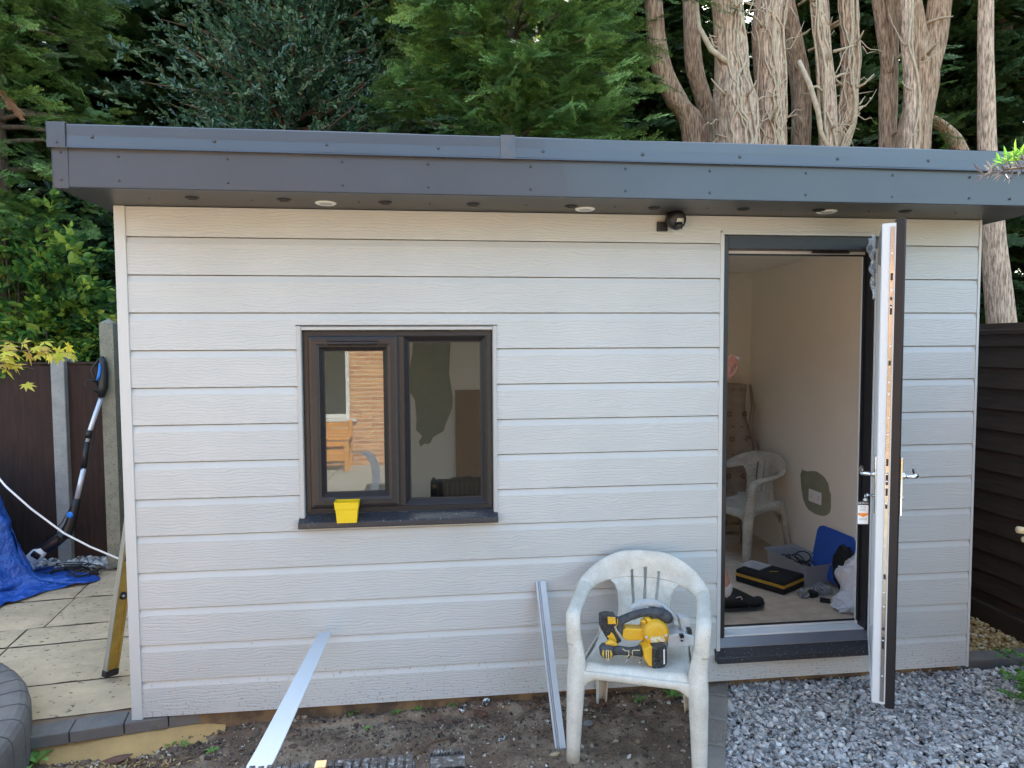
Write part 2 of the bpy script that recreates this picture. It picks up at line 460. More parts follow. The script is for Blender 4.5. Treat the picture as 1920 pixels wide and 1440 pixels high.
M['bark_grey'] = mat("grey flaky bark", (0.80,0.565,0.41), 0.95, col2=(0.27,0.175,0.12), vscale=20, stretch=(3.4,3.4,0.5), contrast=(.42,.62), bump=1.0, bscale=24, bdist=0.035)
M['bark_dark'] = mat("shaded brown bark", (0.22,0.15,0.11), 0.95, col2=(0.07,0.05,0.035), vscale=14, stretch=(3,3,0.4), bump=1.0, bscale=18, bdist=0.015)
M['vine'] = mat("ivy stem", (0.60,0.47,0.33), 0.9, col2=(0.38,0.28,0.19), vscale=25, bump=0.5, bscale=80)
M['twig'] = mat("twig", (0.16,0.10,0.06), 0.9, var=0.4, vscale=30)
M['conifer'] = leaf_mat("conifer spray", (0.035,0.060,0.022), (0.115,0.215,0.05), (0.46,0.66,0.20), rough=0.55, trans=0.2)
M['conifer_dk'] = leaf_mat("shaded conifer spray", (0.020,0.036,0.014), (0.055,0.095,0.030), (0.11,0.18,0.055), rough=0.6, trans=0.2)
M['dead'] = leaf_mat("dead spray", (0.20,0.08,0.03), (0.38,0.17,0.08), (0.5,0.25,0.12), trans=0.2)
M['holly'] = leaf_mat("glossy evergreen leaf", (0.022,0.050,0.028), (0.060,0.125,0.065), (0.17,0.26,0.15), rough=0.26, trans=0.12, spec=0.6)
M['bushleaf'] = leaf_mat("bush leaf", (0.035,0.10,0.03), (0.11,0.26,0.055), (0.42,0.55,0.10), rough=0.42, trans=0.4)
M['mapleleaf'] = leaf_mat("yellow maple leaf", (0.62,0.36,0.10), (0.62,0.66,0.06), (0.74,0.60,0.12), rough=0.5, trans=0.5)
M['freshleaf'] = leaf_mat("fresh leaf", (0.06,0.16,0.03), (0.14,0.32,0.05), (0.32,0.50,0.08), rough=0.45, trans=0.4)
M['greyleaf'] = leaf_mat("withered grey leaf", (0.14,0.12,0.13), (0.26,0.24,0.26), (0.36,0.33,0.34), trans=0.2)
M['brick'] = brick_mat()
M['rooftile'] = mat("brown roof tile", (0.055,0.042,0.040), 0.85, var=0.3, vscale=6)
M['benchwood'] = mat("varnished pine", (0.68,0.30,0.05), 0.5, var=0.25, vscale=9, stretch=(1,5,5))
M['brownboard'] = mat("brown board", (0.30,0.175,0.095), 0.7, var=0.15, vscale=5)
M['skin'] = mat("skin", (0.62,0.32,0.26), 0.5, var=0.12, vscale=20)
M['jeans'] = mat("dark work trousers", (0.03,0.035,0.05), 0.9, var=0.3, vscale=30)
M['shirt'] = mat("grey work shirt", (0.12,0.12,0.13), 0.9, var=0.2, vscale=20)
M['shoe'] = mat("black trainer", (0.022,0.021,0.022), 0.6, var=0.4, vscale=40, spec=0.4)
M['sock'] = mat("white sock", (0.7,0.68,0.68), 0.9)
# ================================================================== THE GARDEN ROOM
room = thing("garden_room", "pale grey clad garden room with anthracite flat roof and open door", "garden room", (2.1, 1.2, 0))
ZT = 2.345
BP = 0.17
def clad_wall(lo, hi, ztop, openings, fn):
    """ship-lap boards from lo..hi along u; fn(u, depth, z) -> world"""
    mb = MB()
    prof = []      # (z, depth)
    k = 0
    while k*BP < ztop:
        z0 = k*BP
        prof += [(z0, 0.028), (z0, 0.0), (z0+0.136, 0.0), (z0+0.1655, 0.0095), (z0+0.1655, 0.028)]
        k += 1
    prof = [(min(z, ztop), d) for z, d in prof if z <= ztop+0.17]
    cuts = sorted({z for o in openings for z in (o[2], o[3])})
    segs = []
    for (a, b) in zip(prof[:-1], prof[1:]):
        if abs(a[0]-b[0]) < 1e-6 and a[0] >= ztop: continue
        zs = [a[0]] + [c for c in cuts if a[0]+1e-5 < c < b[0]-1e-5] + [b[0]]
        for p, q in zip(zs[:-1], zs[1:]):
            f = (lambda z: a[1] if b[0]-a[0] < 1e-6 else a[1]+(b[1]-a[1])*(z-a[0])/(b[0]-a[0]))
            segs.append((p, a[1] if p == a[0] else f(p), q, b[1] if q == b[0] else f(q)))
    for (p, dp, q, dq) in segs:
        zm = (p+q)/2
        xs = [(lo, hi)]
        for (x0, x1, z0, z1) in openings:
            if z0 < zm < z1:
                nx = []
                for (s, e) in xs:
                    if x1 <= s or x0 >= e: nx.append((s, e)); continue
                    if s < x0: nx.append((s, x0))
                    if e > x1: nx.append((x1, e))
                xs = nx
        for (s, e) in xs:
            mb.add([fn(s,dp,p), fn(e,dp,p), fn(e,dq,q), fn(s,dq,q)], [(0,1,2,3)])
    return mb
WIN = (0.800, 1.728, 0.868, 1.806)
DOR = (2.838, 3.765, 0.114, 2.272)
clad_wall(0.071, 4.222, ZT-.004, [WIN, DOR], lambda u,d,z:(u,d,z)).build("clad_wall", M['clad'], room)
clad_wall(0.03, 2.5, ZT-.004, [], lambda u,d,z:(0.029+d,2.53-u,z)).build("clad_wall", M['clad'], room)
clad_wall(0.03, 2.5, ZT-.004, [], lambda u,d,z:(4.224-d,u,z)).build("clad_wall", M['clad'], room)
clad_wall(0.03, 4.22, ZT-.004, [], lambda u,d,z:(4.25-u,2.53-d,z)).build("clad_wall", M['clad'], room)
# corner trims
mb = MB()
mb.box(0.023,0.071,-0.006,0.012,-0.011,ZT-.002); mb.box(0.0225,0.0345,0.0121,0.055,-0.011,ZT-.002)
mb.build("corner_trim", M['trim'], room, bevel=0.0025)
mb = MB(); mb.box(4.2225,4.236,-0.004,0.05,-0.006,ZT-.002)
mb.build("corner_trim", M['trim'], room, bevel=0.002)
# inner lining and floor, ceiling
li = MB()
li.box(0.060,0.82,0.033,0.12,0.0,ZT-.003); li.box(1.708,2.853,0.033,0.12,0.0,ZT-.003); li.box(3.745,4.190,0.033,0.12,0.0,ZT-.003)
li.box(0.82,1.708,0.033,0.12,0.0,0.90); li.box(0.82,1.708,0.033,0.12,1.789,ZT-.003); li.box(2.853,3.745,0.033,0.12,2.255,ZT-.003)
li.box(2.853,3.745,0.033,0.12,-0.005,0.112)
li.box(0.060,4.190,2.33,2.495,0.0,ZT-.003); li.box(0.060,0.15,0.1201,2.3299,0.0,ZT-.003); li.box(4.12,4.190,0.1201,2.3299,0.0,ZT-.003)
li.build("inner_wall", M['plaster'], room)
mb = MB(); mb.box(0.151,4.119,0.121,2.329,0.0,0.10); mb.build("floor", M['osb'], room)
SKX0, SKX1, SKY0, SKY1 = 0.6, 3.45, .40, 1.85      # unseen roof light, added to let daylight brighten the room
def holed(mb, x0, x1, y0, y1, z0, z1):
    mb.box(x0,SKX0,y0,y1,z0,z1); mb.box(SKX1,x1,y0,y1,z0,z1); mb.box(SKX0,SKX1,y0,SKY0,z0,z1); mb.box(SKX0,SKX1,SKY1,y1,z0,z1)
mb = MB(); holed(mb,0.151,4.119,0.121,2.329,2.325,ZT-.004); mb.build("ceiling", M['ceiling'], room)
# base plinth below the cladding
mb = MB(); mb.box(0.06,4.20,0.03,2.5,-0.14,-0.004); mb.build("plinth", mat("earthy plinth",(0.22,0.145,0.075),.95,col2=(.08,.058,.042),vscale=7,contrast=(.4,.6)), room)

# ---- roof
mb = MB(); holed(mb,-0.03,4.33,-0.33,2.60,ZT+.006,2.575); mb.build("roof_deck", M['fascia_lo'], room)
mb = MB(); mb.box(-0.040,4.345,-0.336,0.0,ZT-.001,ZT+.005)
mb.box(-0.040,0.05,0.0,2.6,ZT-.001,ZT+.005); mb.box(4.20,4.345,0.0,2.6,ZT-.001,ZT+.005)
mb.build("soffit", M['soffit'], room)
def fasc(seg=60):
    mb = MB()
    x0, x1 = -0.044, 4.352
    def wob(x, z): return 0.0014*math.sin(x*2.3+1)+0.0010*math.sin(x*5.1+z*9)
    prof = [(-0.325,2.3425),(-0.3425,2.3425),(-0.346,2.346),(-0.3455,2.42),(-0.3455,2.499)]
    for (a, b) in zip(prof[:-1], prof[1:]):
        mb.grid(lambda u,v,a=a,b=b: (x0+(x1-x0)*u, a[0]+(b[0]-a[0])*v - wob(x0+(x1-x0)*u, a[1]+(b[1]-a[1])*v)*(1 if a[1]>2.343 else 0), a[1]+(b[1]-a[1])*v), seg, 1)
    return mb
fa = fasc(); fa.build("fascia_board", M['fascia_lo'], room)
mb = MB(); mb.box(-0.0465,-0.0405,-0.344,2.61,2.3425,2.499); mb.box(4.3455,4.352,-0.344,2.61,2.3425,2.499); mb.box(-0.04,4.345,2.601,2.607,2.3425,2.499)
mb.build("side_fascia", M['fascia_lo'], room)
mb = MB(); mb.box(-0.0480,0.009,-0.3495,-0.3465,2.340,2.498); mb.box(-0.0505,-0.0470,-0.3495,-0.30,2.340,2.498)
mb.build("fascia_corner_cover", M['fascia_lo'], room)
# upper kerb trim with a small drip lip, slightly wavy
mb = MB()
x0, x1 = -0.049, 4.36
def wv(x, z): return 0.0010*math.sin(x*3.1+z*14)+0.0008*math.sin(x*7.7)
prof = [(-0.349,2.4955),(-0.3665,2.4935),(-0.3635,2.5005),(-0.3620,2.54),(-0.3620,2.581),(-0.358,2.5865),(-0.30,2.589),(-0.25,2.5785)]
for (a, b) in zip(prof[:-1], prof[1:]):
    mb.grid(lambda u,v,a=a,b=b: (x0+(x1-x0)*u, a[0]+(b[0]-a[0])*v-wv(x0+(x1-x0)*u,a[1])*(1 if a[1]>2.5 and a[1]<2.585 else 0), a[1]+(b[1]-a[1])*v), 80, 1)
mb.build("roof_edge_trim", M['fascia'], room)
mb = MB(); mb.box(-0.054,-0.0495,-0.36,2.62,2.4955,2.588); mb.box(-0.0492,0.03,-0.30,2.62,2.579,2.588)
mb.box(4.3605,4.366,-0.36,2.62,2.4955,2.588); mb.box(4.28,4.36,-0.30,2.62,2.579,2.588)
mb.build("side_roof_trim", M['fascia'], room)
mb = MB(); mb.box(-0.0575,0.011,-0.3685,-0.3655,2.4925,2.5905); mb.box(-0.0580,-0.0545,-0.3685,-0.29,2.4925,2.5905); mb.box(-0.0575,0.011,-0.3654,-0.29,2.5893,2.5915)
mb.build("trim_corner_cap", M['fascia'], room, bevel=0.001)
M['joint'] = mat("trim joint strap", (0.055,0.070,0.095), 0.35, col2=(0.11,0.09,0.08), vscale=16, contrast=(.45,.75), spec=.8)
mb = MB(); mb.box(1.716,1.777,-0.3680,-0.3655,2.4925,2.5898); mb.box(1.716,1.777,-0.3654,-0.31,2.5893,2.5912); mb.build("trim_joint_strap", M['joint'], room, bevel=0.0008)
# roof felt on top
mb = MB(); holed(mb,0.0,4.29,-0.26,2.58,2.5755,2.579); mb.build("roof_membrane", M['blackrub'], room)
mb = MB(); mb.box(SKX0-.05,SKX0-.001,SKY0-.05,SKY1+.05,2.5795,2.64); mb.box(SKX1+.001,SKX1+.05,SKY0-.05,SKY1+.05,2.5795,2.64); mb.box(SKX0,SKX1,SKY0-.05,SKY0-.001,2.5795,2.64); mb.box(SKX0,SKX1,SKY1+.001,SKY1+.05,2.5795,2.64)
sk_ = mb.build("added_rooflight", M['upvc'], room)
mb = MB(); mb.add([(SKX0-.05,SKY0-.05,2.641),(SKX1+.05,SKY0-.05,2.641),(SKX1+.05,SKY1+.05,2.641),(SKX0-.05,SKY1+.05,2.641)],[(0,1,2,3)]); mb.build("added_rooflight_pane", M['glass'], sk_)
mb = MB(); mb.box(SKX0-.001,SKX0+.008,SKY0,SKY1,2.326,2.58); mb.box(SKX1-.008,SKX1+.001,SKY0,SKY1,2.326,2.58); mb.box(SKX0+.008,SKX1-.008,SKY0-.001,SKY0+.008,2.326,2.58); mb.box(SKX0+.008,SKX1-.008,SKY1-.008,SKY1+.001,2.326,2.58)
mb.build("added_rooflight_lining", M['ceiling'], room)
def screw(x, y, z, r=0.0055, ax=(0,-1,0)):
    mb = MB(); mb.lathe((x,y,z), ax, [(r*1.25,0.0),(r*1.25,0.0012),(r,0.0025),(r*.85,0.0045),(r*.4,0.0055)], n=12)
    return mb.build("screw", M['screw'], room)
for x, z in ((0.107,2.537),(0.567,2.534),(1.006,2.532),(1.457,2.53),(1.896,2.528),(2.329,2.527),(2.765,2.527),(3.218,2.530),(3.653,2.533),(4.05,2.533)):
    screw(x, -0.3635, z)
screw(-0.02,-0.3685,2.512,.004)
for x in (0.195,0.61,1.064,1.413,1.846,2.258,2.636,3.08,3.493,3.874,4.078):
    screw(x, -0.3468, 2.468, .0042); screw(x, -0.3468, 2.374, .0042)
screw(-0.018,-0.3495,2.478,.004); screw(-0.018,-0.3495,2.372,.004)
for x in (0.24,0.66,1.11,1.42,1.85,2.26,2.70,3.06,3.50,3.95): screw(x, -0.17, ZT-.001, .0035, (0,0,-1))
# soffit vents
for x, y in ((0.421,-.193),(0.797,-.190),(1.224,-.170),(1.611,-.165),(2.058,-.160),(2.447,-.160),(2.874,-.165),(3.242,-.177),(3.68,-.180)):
    mb = MB(); mb.lathe((x,y,ZT-.001), (0,0,-1), [(.030,0),(.030,.002),(.027,.005),(.016,.0055)], n=20)
    for t in (-.012,0,.012): mb.box(x-.018,x+.018,y+t-.002,y+t+.002,ZT-.0085,ZT-.0065)
    mb.build("soffit_vent", M['black'], room)
for x, y in ((0.964,-.135),(2.134,-.105),(3.302,-.145)):
    mb = MB(); mb.lathe((x,y,ZT-.001), (0,0,-1), [(.046,0),(.0455,.003),(.040,.0065),(.033,.0055),(.031,.0045)], n=32)
    d = mb.build("downlight", M['lampwhite'], room)
    mb = MB(); mb.lathe((x,y,ZT-.0056), (0,0,-1), [(.029,0),(.026,.0022),(.010,.0030)], n=24)
    mb.build("lens", M['silver_trim'], d)
# motion sensor below the soffit
mb = MB()
mb.box(2.512,2.560,-0.022,-0.001,2.262,2.305); mb.tube([(2.555,-.012,2.30),(2.575,-.03,2.305),(2.58,-.045,2.305)], .017, n=10)
mb.tube([(2.575,-0.05,2.335),(2.578,-0.05,2.285)], [.030,.036], n=16)
mb.lathe((2.585,-0.072,2.305),(0.25,-1,-.35), [(.040,-.035),(.046,-.01),(.047,.012),(.040,.022),(.030,.027)], n=20)
mb.tube([(2.575,-.05,2.344),(2.577,-.05,2.325)], [.036,.032], n=16)
sn = mb.build("motion_sensor", M['black'], room)
mb = MB(); mb.grid(lambda u,v: (2.590+math.sin((u-.5)*1.7)*.030, -.078-math.cos((u-.5)*1.7)*.028+v*.006, 2.309-v*.024), 14, 3)
mb.build("sensor_lens", mat("sensor lens", (0.62,0.60,0.56), 0.35, var=.3, vscale=120, stretch=(4,1,.3)), sn, solid=.002)
mb = MB(); mb.lathe((2.588,-.10,2.268),(0,0,-1),[(.017,-.02),(.018,0),(.012,.006)], n=14); mb.tube([(2.575,-.105,2.27),(2.575,-.105,2.255)], .0025, n=6); mb.tube([(2.600,-.105,2.27),(2.600,-.105,2.255)], .0025, n=6)
mb.build("adjuster", M['black'], sn)

# ---- window
mb = MB()
mb.ring(0.822,1.706,0.925,1.785,[(0,.10),(0,.024),(.002,.020),(.024,.018),(.027,.030),(.027,.095)])
mb.box(1.2625,1.2855,.019,.09,.951,1.758)
win = mb.build("window", M['frame'], room)
mb = MB(); mb.ring(0.850,1.2605,0.955,1.760,[(.0,.028),(.0,.006),(.003,.0035),(.014,.0),(.036,-.001),(.046,.003),(.049,.003),(.068,.024),(.068,.05)])
sash = mb.build("casement", M['frame'], win)
mb = MB(); mb.ring(0.8485,1.2618,0.9525,1.7615,[(-.001,.030),(-.001,.014),(.004,.013),(.004,.03)]); mb.build("weather_seal", M['gasket'], sash)
mb = MB(); mb.ring(0.9165,1.194,1.0215,1.6935,[(-.002,.0226),(.004,.0230),(.004,.028)]); mb.build("glazing_gasket", M['gasket'], sash)
mb = MB(); mb.add([(0.915,.026,1.02),(1.196,.026,1.02),(1.196,.026,1.695),(0.915,.026,1.695)],[(0,1,2,3)]); mb.build("pane", M['glass'], sash)
mb = MB(); mb.add([(0.915,.048,1.02),(1.196,.048,1.02),(1.196,.048,1.695),(0.915,.048,1.695)],[(0,1,2,3)]); mb.build("pane", M['glass_in'], sash)
mb = MB(); mb.ring(1.285,1.680,0.951,1.759,[(.0,.019),(.003,.0205),(.026,.044),(.026,.07)]); bead = mb.build("glazing_bead", M['frame'], win)
mb = MB(); mb.ring(1.311,1.654,0.977,1.733,[(-.002,.0426),(.004,.0430),(.004,.05)]); mb.build("glazing_gasket", M['gasket'], win)
mb = MB(); mb.add([(1.308,.046,.974),(1.657,.046,.974),(1.657,.046,1.736),(1.308,.046,1.736)],[(0,1,2,3)]); mb.build("pane", M['glass'], win)
mb = MB(); mb.add([(1.308,.066,.974),(1.657,.066,.974),(1.657,.066,1.736),(1.308,.066,1.736)],[(0,1,2,3)]); mb.build("pane", M['glass_in'], win)
mb = MB(); mb.tube([(0.938,-.006,1.728),(1.168,-.006,1.728)], .0095, n=12); mb.box(0.93,1.176,-.004,-.0012,1.7165,1.7395)
mb.build("trickle_vent", M['frame'], win, bevel=.001)
mb = MB()
mb.add([(0.795,-.040,.872),(1.727,-.040,.872),(1.727,-.040,.892),(0.795,-.040,.892),(0.795,-.034,.897),(1.727,-.034,.897),(0.795,.022,.924),(1.727,.022,.924),(0.795,.022,.866),(1.727,.022,.866),(0.795,-.036,.866),(1.727,-.036,.866)],
       [(0,1,2,3),(3,2,5,4),(4,5,7,6),(10,11,1,0),(8,9,11,10),(0,3,4,6,8,10),(1,11,9,7,5,2)])
sl = mb.build("window_sill", M['sill'], room, bevel=.002)
mb = MB(); mb.box(0.8005,0.8195,-.0065,.03,0.898,1.8075); mb.box(0.8197,0.8217,-.002,.03,0.90,1.80); mb.build("window_trim", M['silver_trim'], room, bevel=.002)
mb = MB(); mb.box(1.7105,1.7275,-.0065,.03,0.898,1.8075); mb.box(1.7080,1.7103,-.002,.03,0.90,1.80); mb.build("window_trim", M['silver_trim'], room, bevel=.002)
mb = MB(); mb.box(0.8197,1.7103,-.003,.03,1.7885,1.8035); mb.build("window_trim", M['silver_trim'], room, bevel=.002)
mb = MB(); mb.box(0.797,1.731,-.0045,.02,1.8078,1.8115); mb.build("head_gasket", M['gasket'], room)
mb = MB(); mb.box(0.80,1.728,.101,.17,.905,.925); mb.build("window_board", M['upvc'], room, bevel=.004)

# ---- door frame
FX0, FX1 = 2.857, 3.745
mb = MB()
mb.box(FX0,FX0+.030,.016,.088,.215,2.252); mb.box(3.657,FX1,.016,.088,.215,2.252); mb.box(FX0+.0302,3.6568,.018,.088,2.186,2.252)
fr = mb.build("door_frame", M['frame'], room, bevel=.002)
mb = MB(); mb.box(FX0+.0303,3.6567,.0885,.112,2.172,2.195); mb.box(FX0+.001,FX0+.031,.0885,.112,.215,2.195); mb.box(3.656,FX1,.0885,.112,.215,2.195)
mb.build("inner_rebate", M['upvc'], fr)
mb = MB(); mb.box(FX0+.031,3.656,.086,.0935,2.163,2.1715); mb.box(FX0+.0302,FX0+.036,.080,.090,.2435,2.17); mb.box(3.648,3.6565,.070,.090,.2435,2.17); mb.box(FX0+.036,3.648,.098,.104,.236,.2455)
mb.build("door_gasket", M['gasket'], fr)
mb = MB(); mb.box(3.36,3.56,.070,.0860,2.176,2.183); mb.build("closer_plate", M['gasket'], fr)
# threshold
mb = MB()
mb.add([(FX0,.012,.168),(FX1,.012,.168),(FX1,.030,.213),(FX0,.030,.213),(FX0,.05,.168),(FX1,.05,.168),(FX0,.05,.213),(FX1,.05,.213)],
       [(0,1,3,2) if 0 else (0,1,2,3),(3,2,7,6),(0,4,5,1),(0,3,6,4),(1,5,7,2)])
mb.build("threshold_nose", mat("grey threshold", (0.13,0.145,0.18), 0.35, spec=.6), fr)
mb = MB(); mb.box(FX0+.0302,3.6565,.0302,.104,.2135,.2215); mb.box(FX0+.0302,3.6565,.098,.112,.2217,.236); mb.build("threshold", M['upvc'], fr, bevel=.002)
mb = MB(); mb.box(FX0+.006,FX0+.029,.0885,.1,.3,.30+.001)
mb = MB()
mb.add([(2.830,-.042,.112),(3.782,-.042,.112),(3.782,-.042,.138),(2.830,-.042,.138),(2.830,-.034,.144),(3.782,-.034,.144),(2.830,.011,.166),(3.782,.011,.166),(2.830,.011,.108),(3.782,.011,.108),(2.830,-.038,.106),(3.782,-.038,.106)],
       [(0,1,2,3),(3,2,5,4),(4,5,7,6),(10,11,1,0),(8,9,11,10),(0,3,4,6,8,10),(1,11,9,7,5,2)])
mb.build("door_sill", M['sill'], room, bevel=.002)
mb = MB(); mb.box(2.8365,2.8560,-.0045,.03,.145,2.262); mb.build("door_trim", M['trim'], room, bevel=.002)
mb = MB(); mb.box(3.7465,3.7665,-.0045,.03,.145,2.262); mb.build("door_trim", M['trim'], room, bevel=.002)
mb = MB(); mb.box(2.8562,3.7463,-.0025,.03,2.2535,2.2625); mb.box(2.8455,3.758,-.0005,.02,2.2627,2.271); mb.build("door_trim", M['trim'], room, bevel=.001)
mb = MB()
for z in (.62,1.35,1.90): mb.box(FX0+.0303,FX0+.0335,.045,.060,z,z+.07)
mb.build("lock_keep", M['steel'], fr)

# ---- door leaf, swung outwards. u from hinge, w outwards (exterior side), z up
HX, HY = 3.700, -0.012
TH = rad(57.3)
du = Vector((-math.cos(TH), -math.sin(TH), 0)); dw = Vector((math.sin(TH), -math.cos(TH), 0))
def LW(p): return Vector((HX,HY,0)) + du*p[0] + dw*p[1] + Vector((0,0,p[2]))
def leafmb(fn):
    mb = MB(); fn(mb); mb.v = [tuple(LW(p)) for p in mb.v]; return mb
def flip(mb):  # (x,y,z)->(u,w,z) is orientation-reversing with ring(); flip faces
    mb.f = [tuple(reversed(f)) for f in mb.f]; return mb
U1 = 0.725
mb = MB(); mb.ring(0.0,U1,.178,2.205,[(0,.006),(0,-.038),(.004,-.042),(.012,-.042),(.016,-.036),(.10,-.036),(.106,-.032),(.120,-.014),(.120,.006)])
mb.v = [tuple(LW(p)) for p in mb.v]; leaf = mb.build("door_leaf", M['upvc'], room)
mb = MB(); mb.ring(-.004,U1+.0025,.165,2.222,[(0,.010),(0,.040),(.005,.046),(.115,.046),(.132,.028),(.132,.010)])
mb.ring(0.002,U1-.0005,.170,2.217,[(0,.0062),(0,.0102),(.10,.0102)])
mb.v = [tuple(LW(p)) for p in mb.v]; mb.build("outer_face", mat('black door skin',(.016,.015,.017),.4,spec=.35), leaf)
def edge_box(mb, u0,u1,w0,w1,z0,z1):
    o = MB(); o.box(u0,u1,w0,w1,z0,z1); mb.add([tuple(LW(p)) for p in o.v], o.f)
mb = MB(); edge_box(mb, U1+.0005, U1+.0035, -.010, .0045, .19, 2.19)
ls = mb.build("lock_strip", M['steel'], leaf)
mb = MB()
for z, h in ((.42,.05),(.50,.012),(.72,.02),(1.02,.02),(1.075,.03),(1.12,.05),(1.15,.012),(1.20,.03),(1.62,.02),(1.83,.04),(1.89,.012),(1.97,.03)):
    edge_box(mb, U1+.0036, U1+.0050, -.007, .0015, z, z+h)
mb.build("lock_slot", M['gasket'], ls)
mb = MB()
for z in (.30,.455,.60,.66,.86,1.04,1.135,1.165,1.33,1.40,1.50,1.55,1.70,1.86,1.93,2.08):
    c = LW((U1+.0036,-.003,z)); mb.lathe(c, du, [(.0042,0),(.0040,.0016),(.002,.0022)], n=10)
mb.build("lock_screws", M['chrome'], ls)
mb = MB(); edge_box(mb, .113, U1-.113, -.011, -.0095, .29, 2.09); mb.build("door_pane", M['glass'], leaf)
mb = MB(); edge_box(mb, .113, U1-.113, .0075, .0090, .29, 2.09); mb.build("door_pane", M['glass_in'], leaf)
# gaskets along the edge
mb = MB(); edge_box(mb, U1-.001, U1+.0015, .0055,.0098,.18,2.205); edge_box(mb, .012,.016,-.044,-.0422,.2,2.19); mb.build("edge_gasket", M['upvc'], leaf)
# handles (inner at w<0, outer at w>0)
for sgn, w0 in ((-1,-.036),(1,.046)):
    mb = MB()
    o = MB(); o.box(U1-.060,U1-.026,min(w0,w0+sgn*.011),max(w0,w0+sgn*.011),.985,1.235)
    mb.add([tuple(LW(p)) for p in o.v], o.f)
    bp = mb.build("handle_plate", M['chrome'], leaf, bevel=.004)
    mb = MB(); zc = 1.155; uc = U1-.043
    mb.lathe(LW((uc,w0+sgn*.011,zc)), dw*sgn, [(.015,0),(.015,.006),(.011,.008)], n=16)
    pts = [(uc,w0+sgn*.012,zc),(uc,w0+sgn*.045,zc),(uc-.004,w0+sgn*.056,zc),(uc-.018,w0+sgn*.062,zc),(uc-.06,w0+sgn*.063,zc+.001),(uc-.10,w0+sgn*.062,zc+.004),(uc-.118,w0+sgn*.060,zc+.010)]
    mb.tube([LW(p) for p in pts], [.0085,.0085,.009,.0095,.0095,.009,.007], n=12)
    mb.build("handle", M['chrome'], bp)
    mb = MB(); mb.lathe(LW((uc,w0+sgn*.0115,1.062)), dw*sgn, [(.0085,0),(.0085,.004),(.006,.005)], n=14); mb.build("lock_cylinder", M['steel'], bp)
# hinges on the exterior edge
for z in (.30, 2.02):
    mb = MB(); mb.tube([LW((-.012,.056,z)),LW((-.012,.056,z+.085))], .011, n=12); mb.build("hinge", M['black'], leaf)
mb = MB(); o = MB(); o.box(.30,.33,.0465,.060,.30,.33); o.box(.28,.31,.0465,.058,2.08,2.10); mb.add([tuple(LW(p)) for p in o.v], o.f)
mb.build("restrictor_stop", M['black'], leaf, bevel=.003)
# torn protective film hanging at the top inner corner
def film(u0,u1,z0,z1,amp,seed,parent=leaf,name="protective_film",w=-.046,nu=20,nv=22):
    mb = MB(); nz = lambda x,y: mnoise.noise(Vector((x,y,seed*3.1)))
    mb.grid(lambda a,b: tuple(LW((u0+(u1-u0)*a+amp*nz(a*3,b*3), w-amp*.5-amp*1.7*abs(nz(a*3.5+9,b*4)), z0+(z1-z0)*b+amp*1.4*(1-b)*nz(a*5,7)))), nu, nv, s=False)
    return mb.build(name, M['film'], parent)
film(.50,.70,1.98,2.17,.030,3); film(.60,.715,1.90,2.06,.022,5)
# ================================================================== GROUND
rng = np.random.default_rng(7)
def fbm(x, y, s, o=4):
    return mnoise.fractal(Vector((x*s, y*s, 3.7)), 0.6, 2.1, o)
M['earth'] = mat("garden earth", (0.10,0.085,0.05), 0.95, col2=(0.05,0.07,0.025), vscale=3, bump=0.6, bscale=20)
M['soil'] = mat("damp soil", (0.155,0.098,0.063), 0.95, col2=(0.36,0.27,0.185), vscale=5.5, contrast=(.46,.72), bump=1.0, bscale=75, bdist=0.012, speck=((0.34,0.29,0.22), 95, 0.66))
M['paving'] = mat("pale paving", (0.36,0.345,0.32), 0.85, col2=(0.29,0.275,0.255), vscale=2)
mb = MB(); mb.add([(-150,-150,-.30),(150,-150,-.30),(150,150,-.30),(-150,150,-.30)],[(0,1,2,3)]); struct(mb.build("ground", M['earth']))
def soil_z(x, y):
    t = max(0, min(1, (x-0.1)/1.5)); base = -0.120*(1-t) + -0.062*t
    if x > 2.2: base += min(.012,(x-2.2)*.03)
    if y > -0.02: base += 0.02
    return base + 0.018*fbm(x,y,2.2) + 0.010*fbm(x+9,y,9) + 0.006*fbm(x,y+5,30,3)
# kerb line right of the soil
KL = [(2.893,0.10),(2.80,-0.10),(2.706,-0.30),(2.613,-0.50),(2.51,-0.72),(2.407,-0.94),(2.30,-1.16)]
def kerbx(y):
    for (a, b) in zip(KL[:-1], KL[1:]):
        if b[1] <= y <= a[1]: return b[0]+(a[0]-b[0])*(y-b[1])/(a[1]-b[1])
    return KL[0][0] if y > 0 else KL[-1][0]
mb = MB()
_sx = lambda u,v: -0.9+(kerbx(-2.5+2.62*v)+.0+.9)*u
mb.grid(lambda u,v: (_sx(u,v), -2.5+2.62*v, soil_z(_sx(u,v), -2.5+2.62*v)), 200, 140)
struct(mb.build("soil", M['soil']))
# paved terrace by the house (behind the camera)
mb = MB()
for i in range(-13, 16):
    for j in range(8):
        x = i*.6; y = -2.5-.6*(j+1)
        mb.box(x+.004, x+.596, y+.004, y+.596, -.28, -.085+.002*((i*7+j*3)%3))
struct(mb.build("terrace", M['paving']))
mb = MB(); mb.box(-9,12,-7.4,-2.5,-.29,-.10); struct(mb.build("terrace_bed", M['sand']))

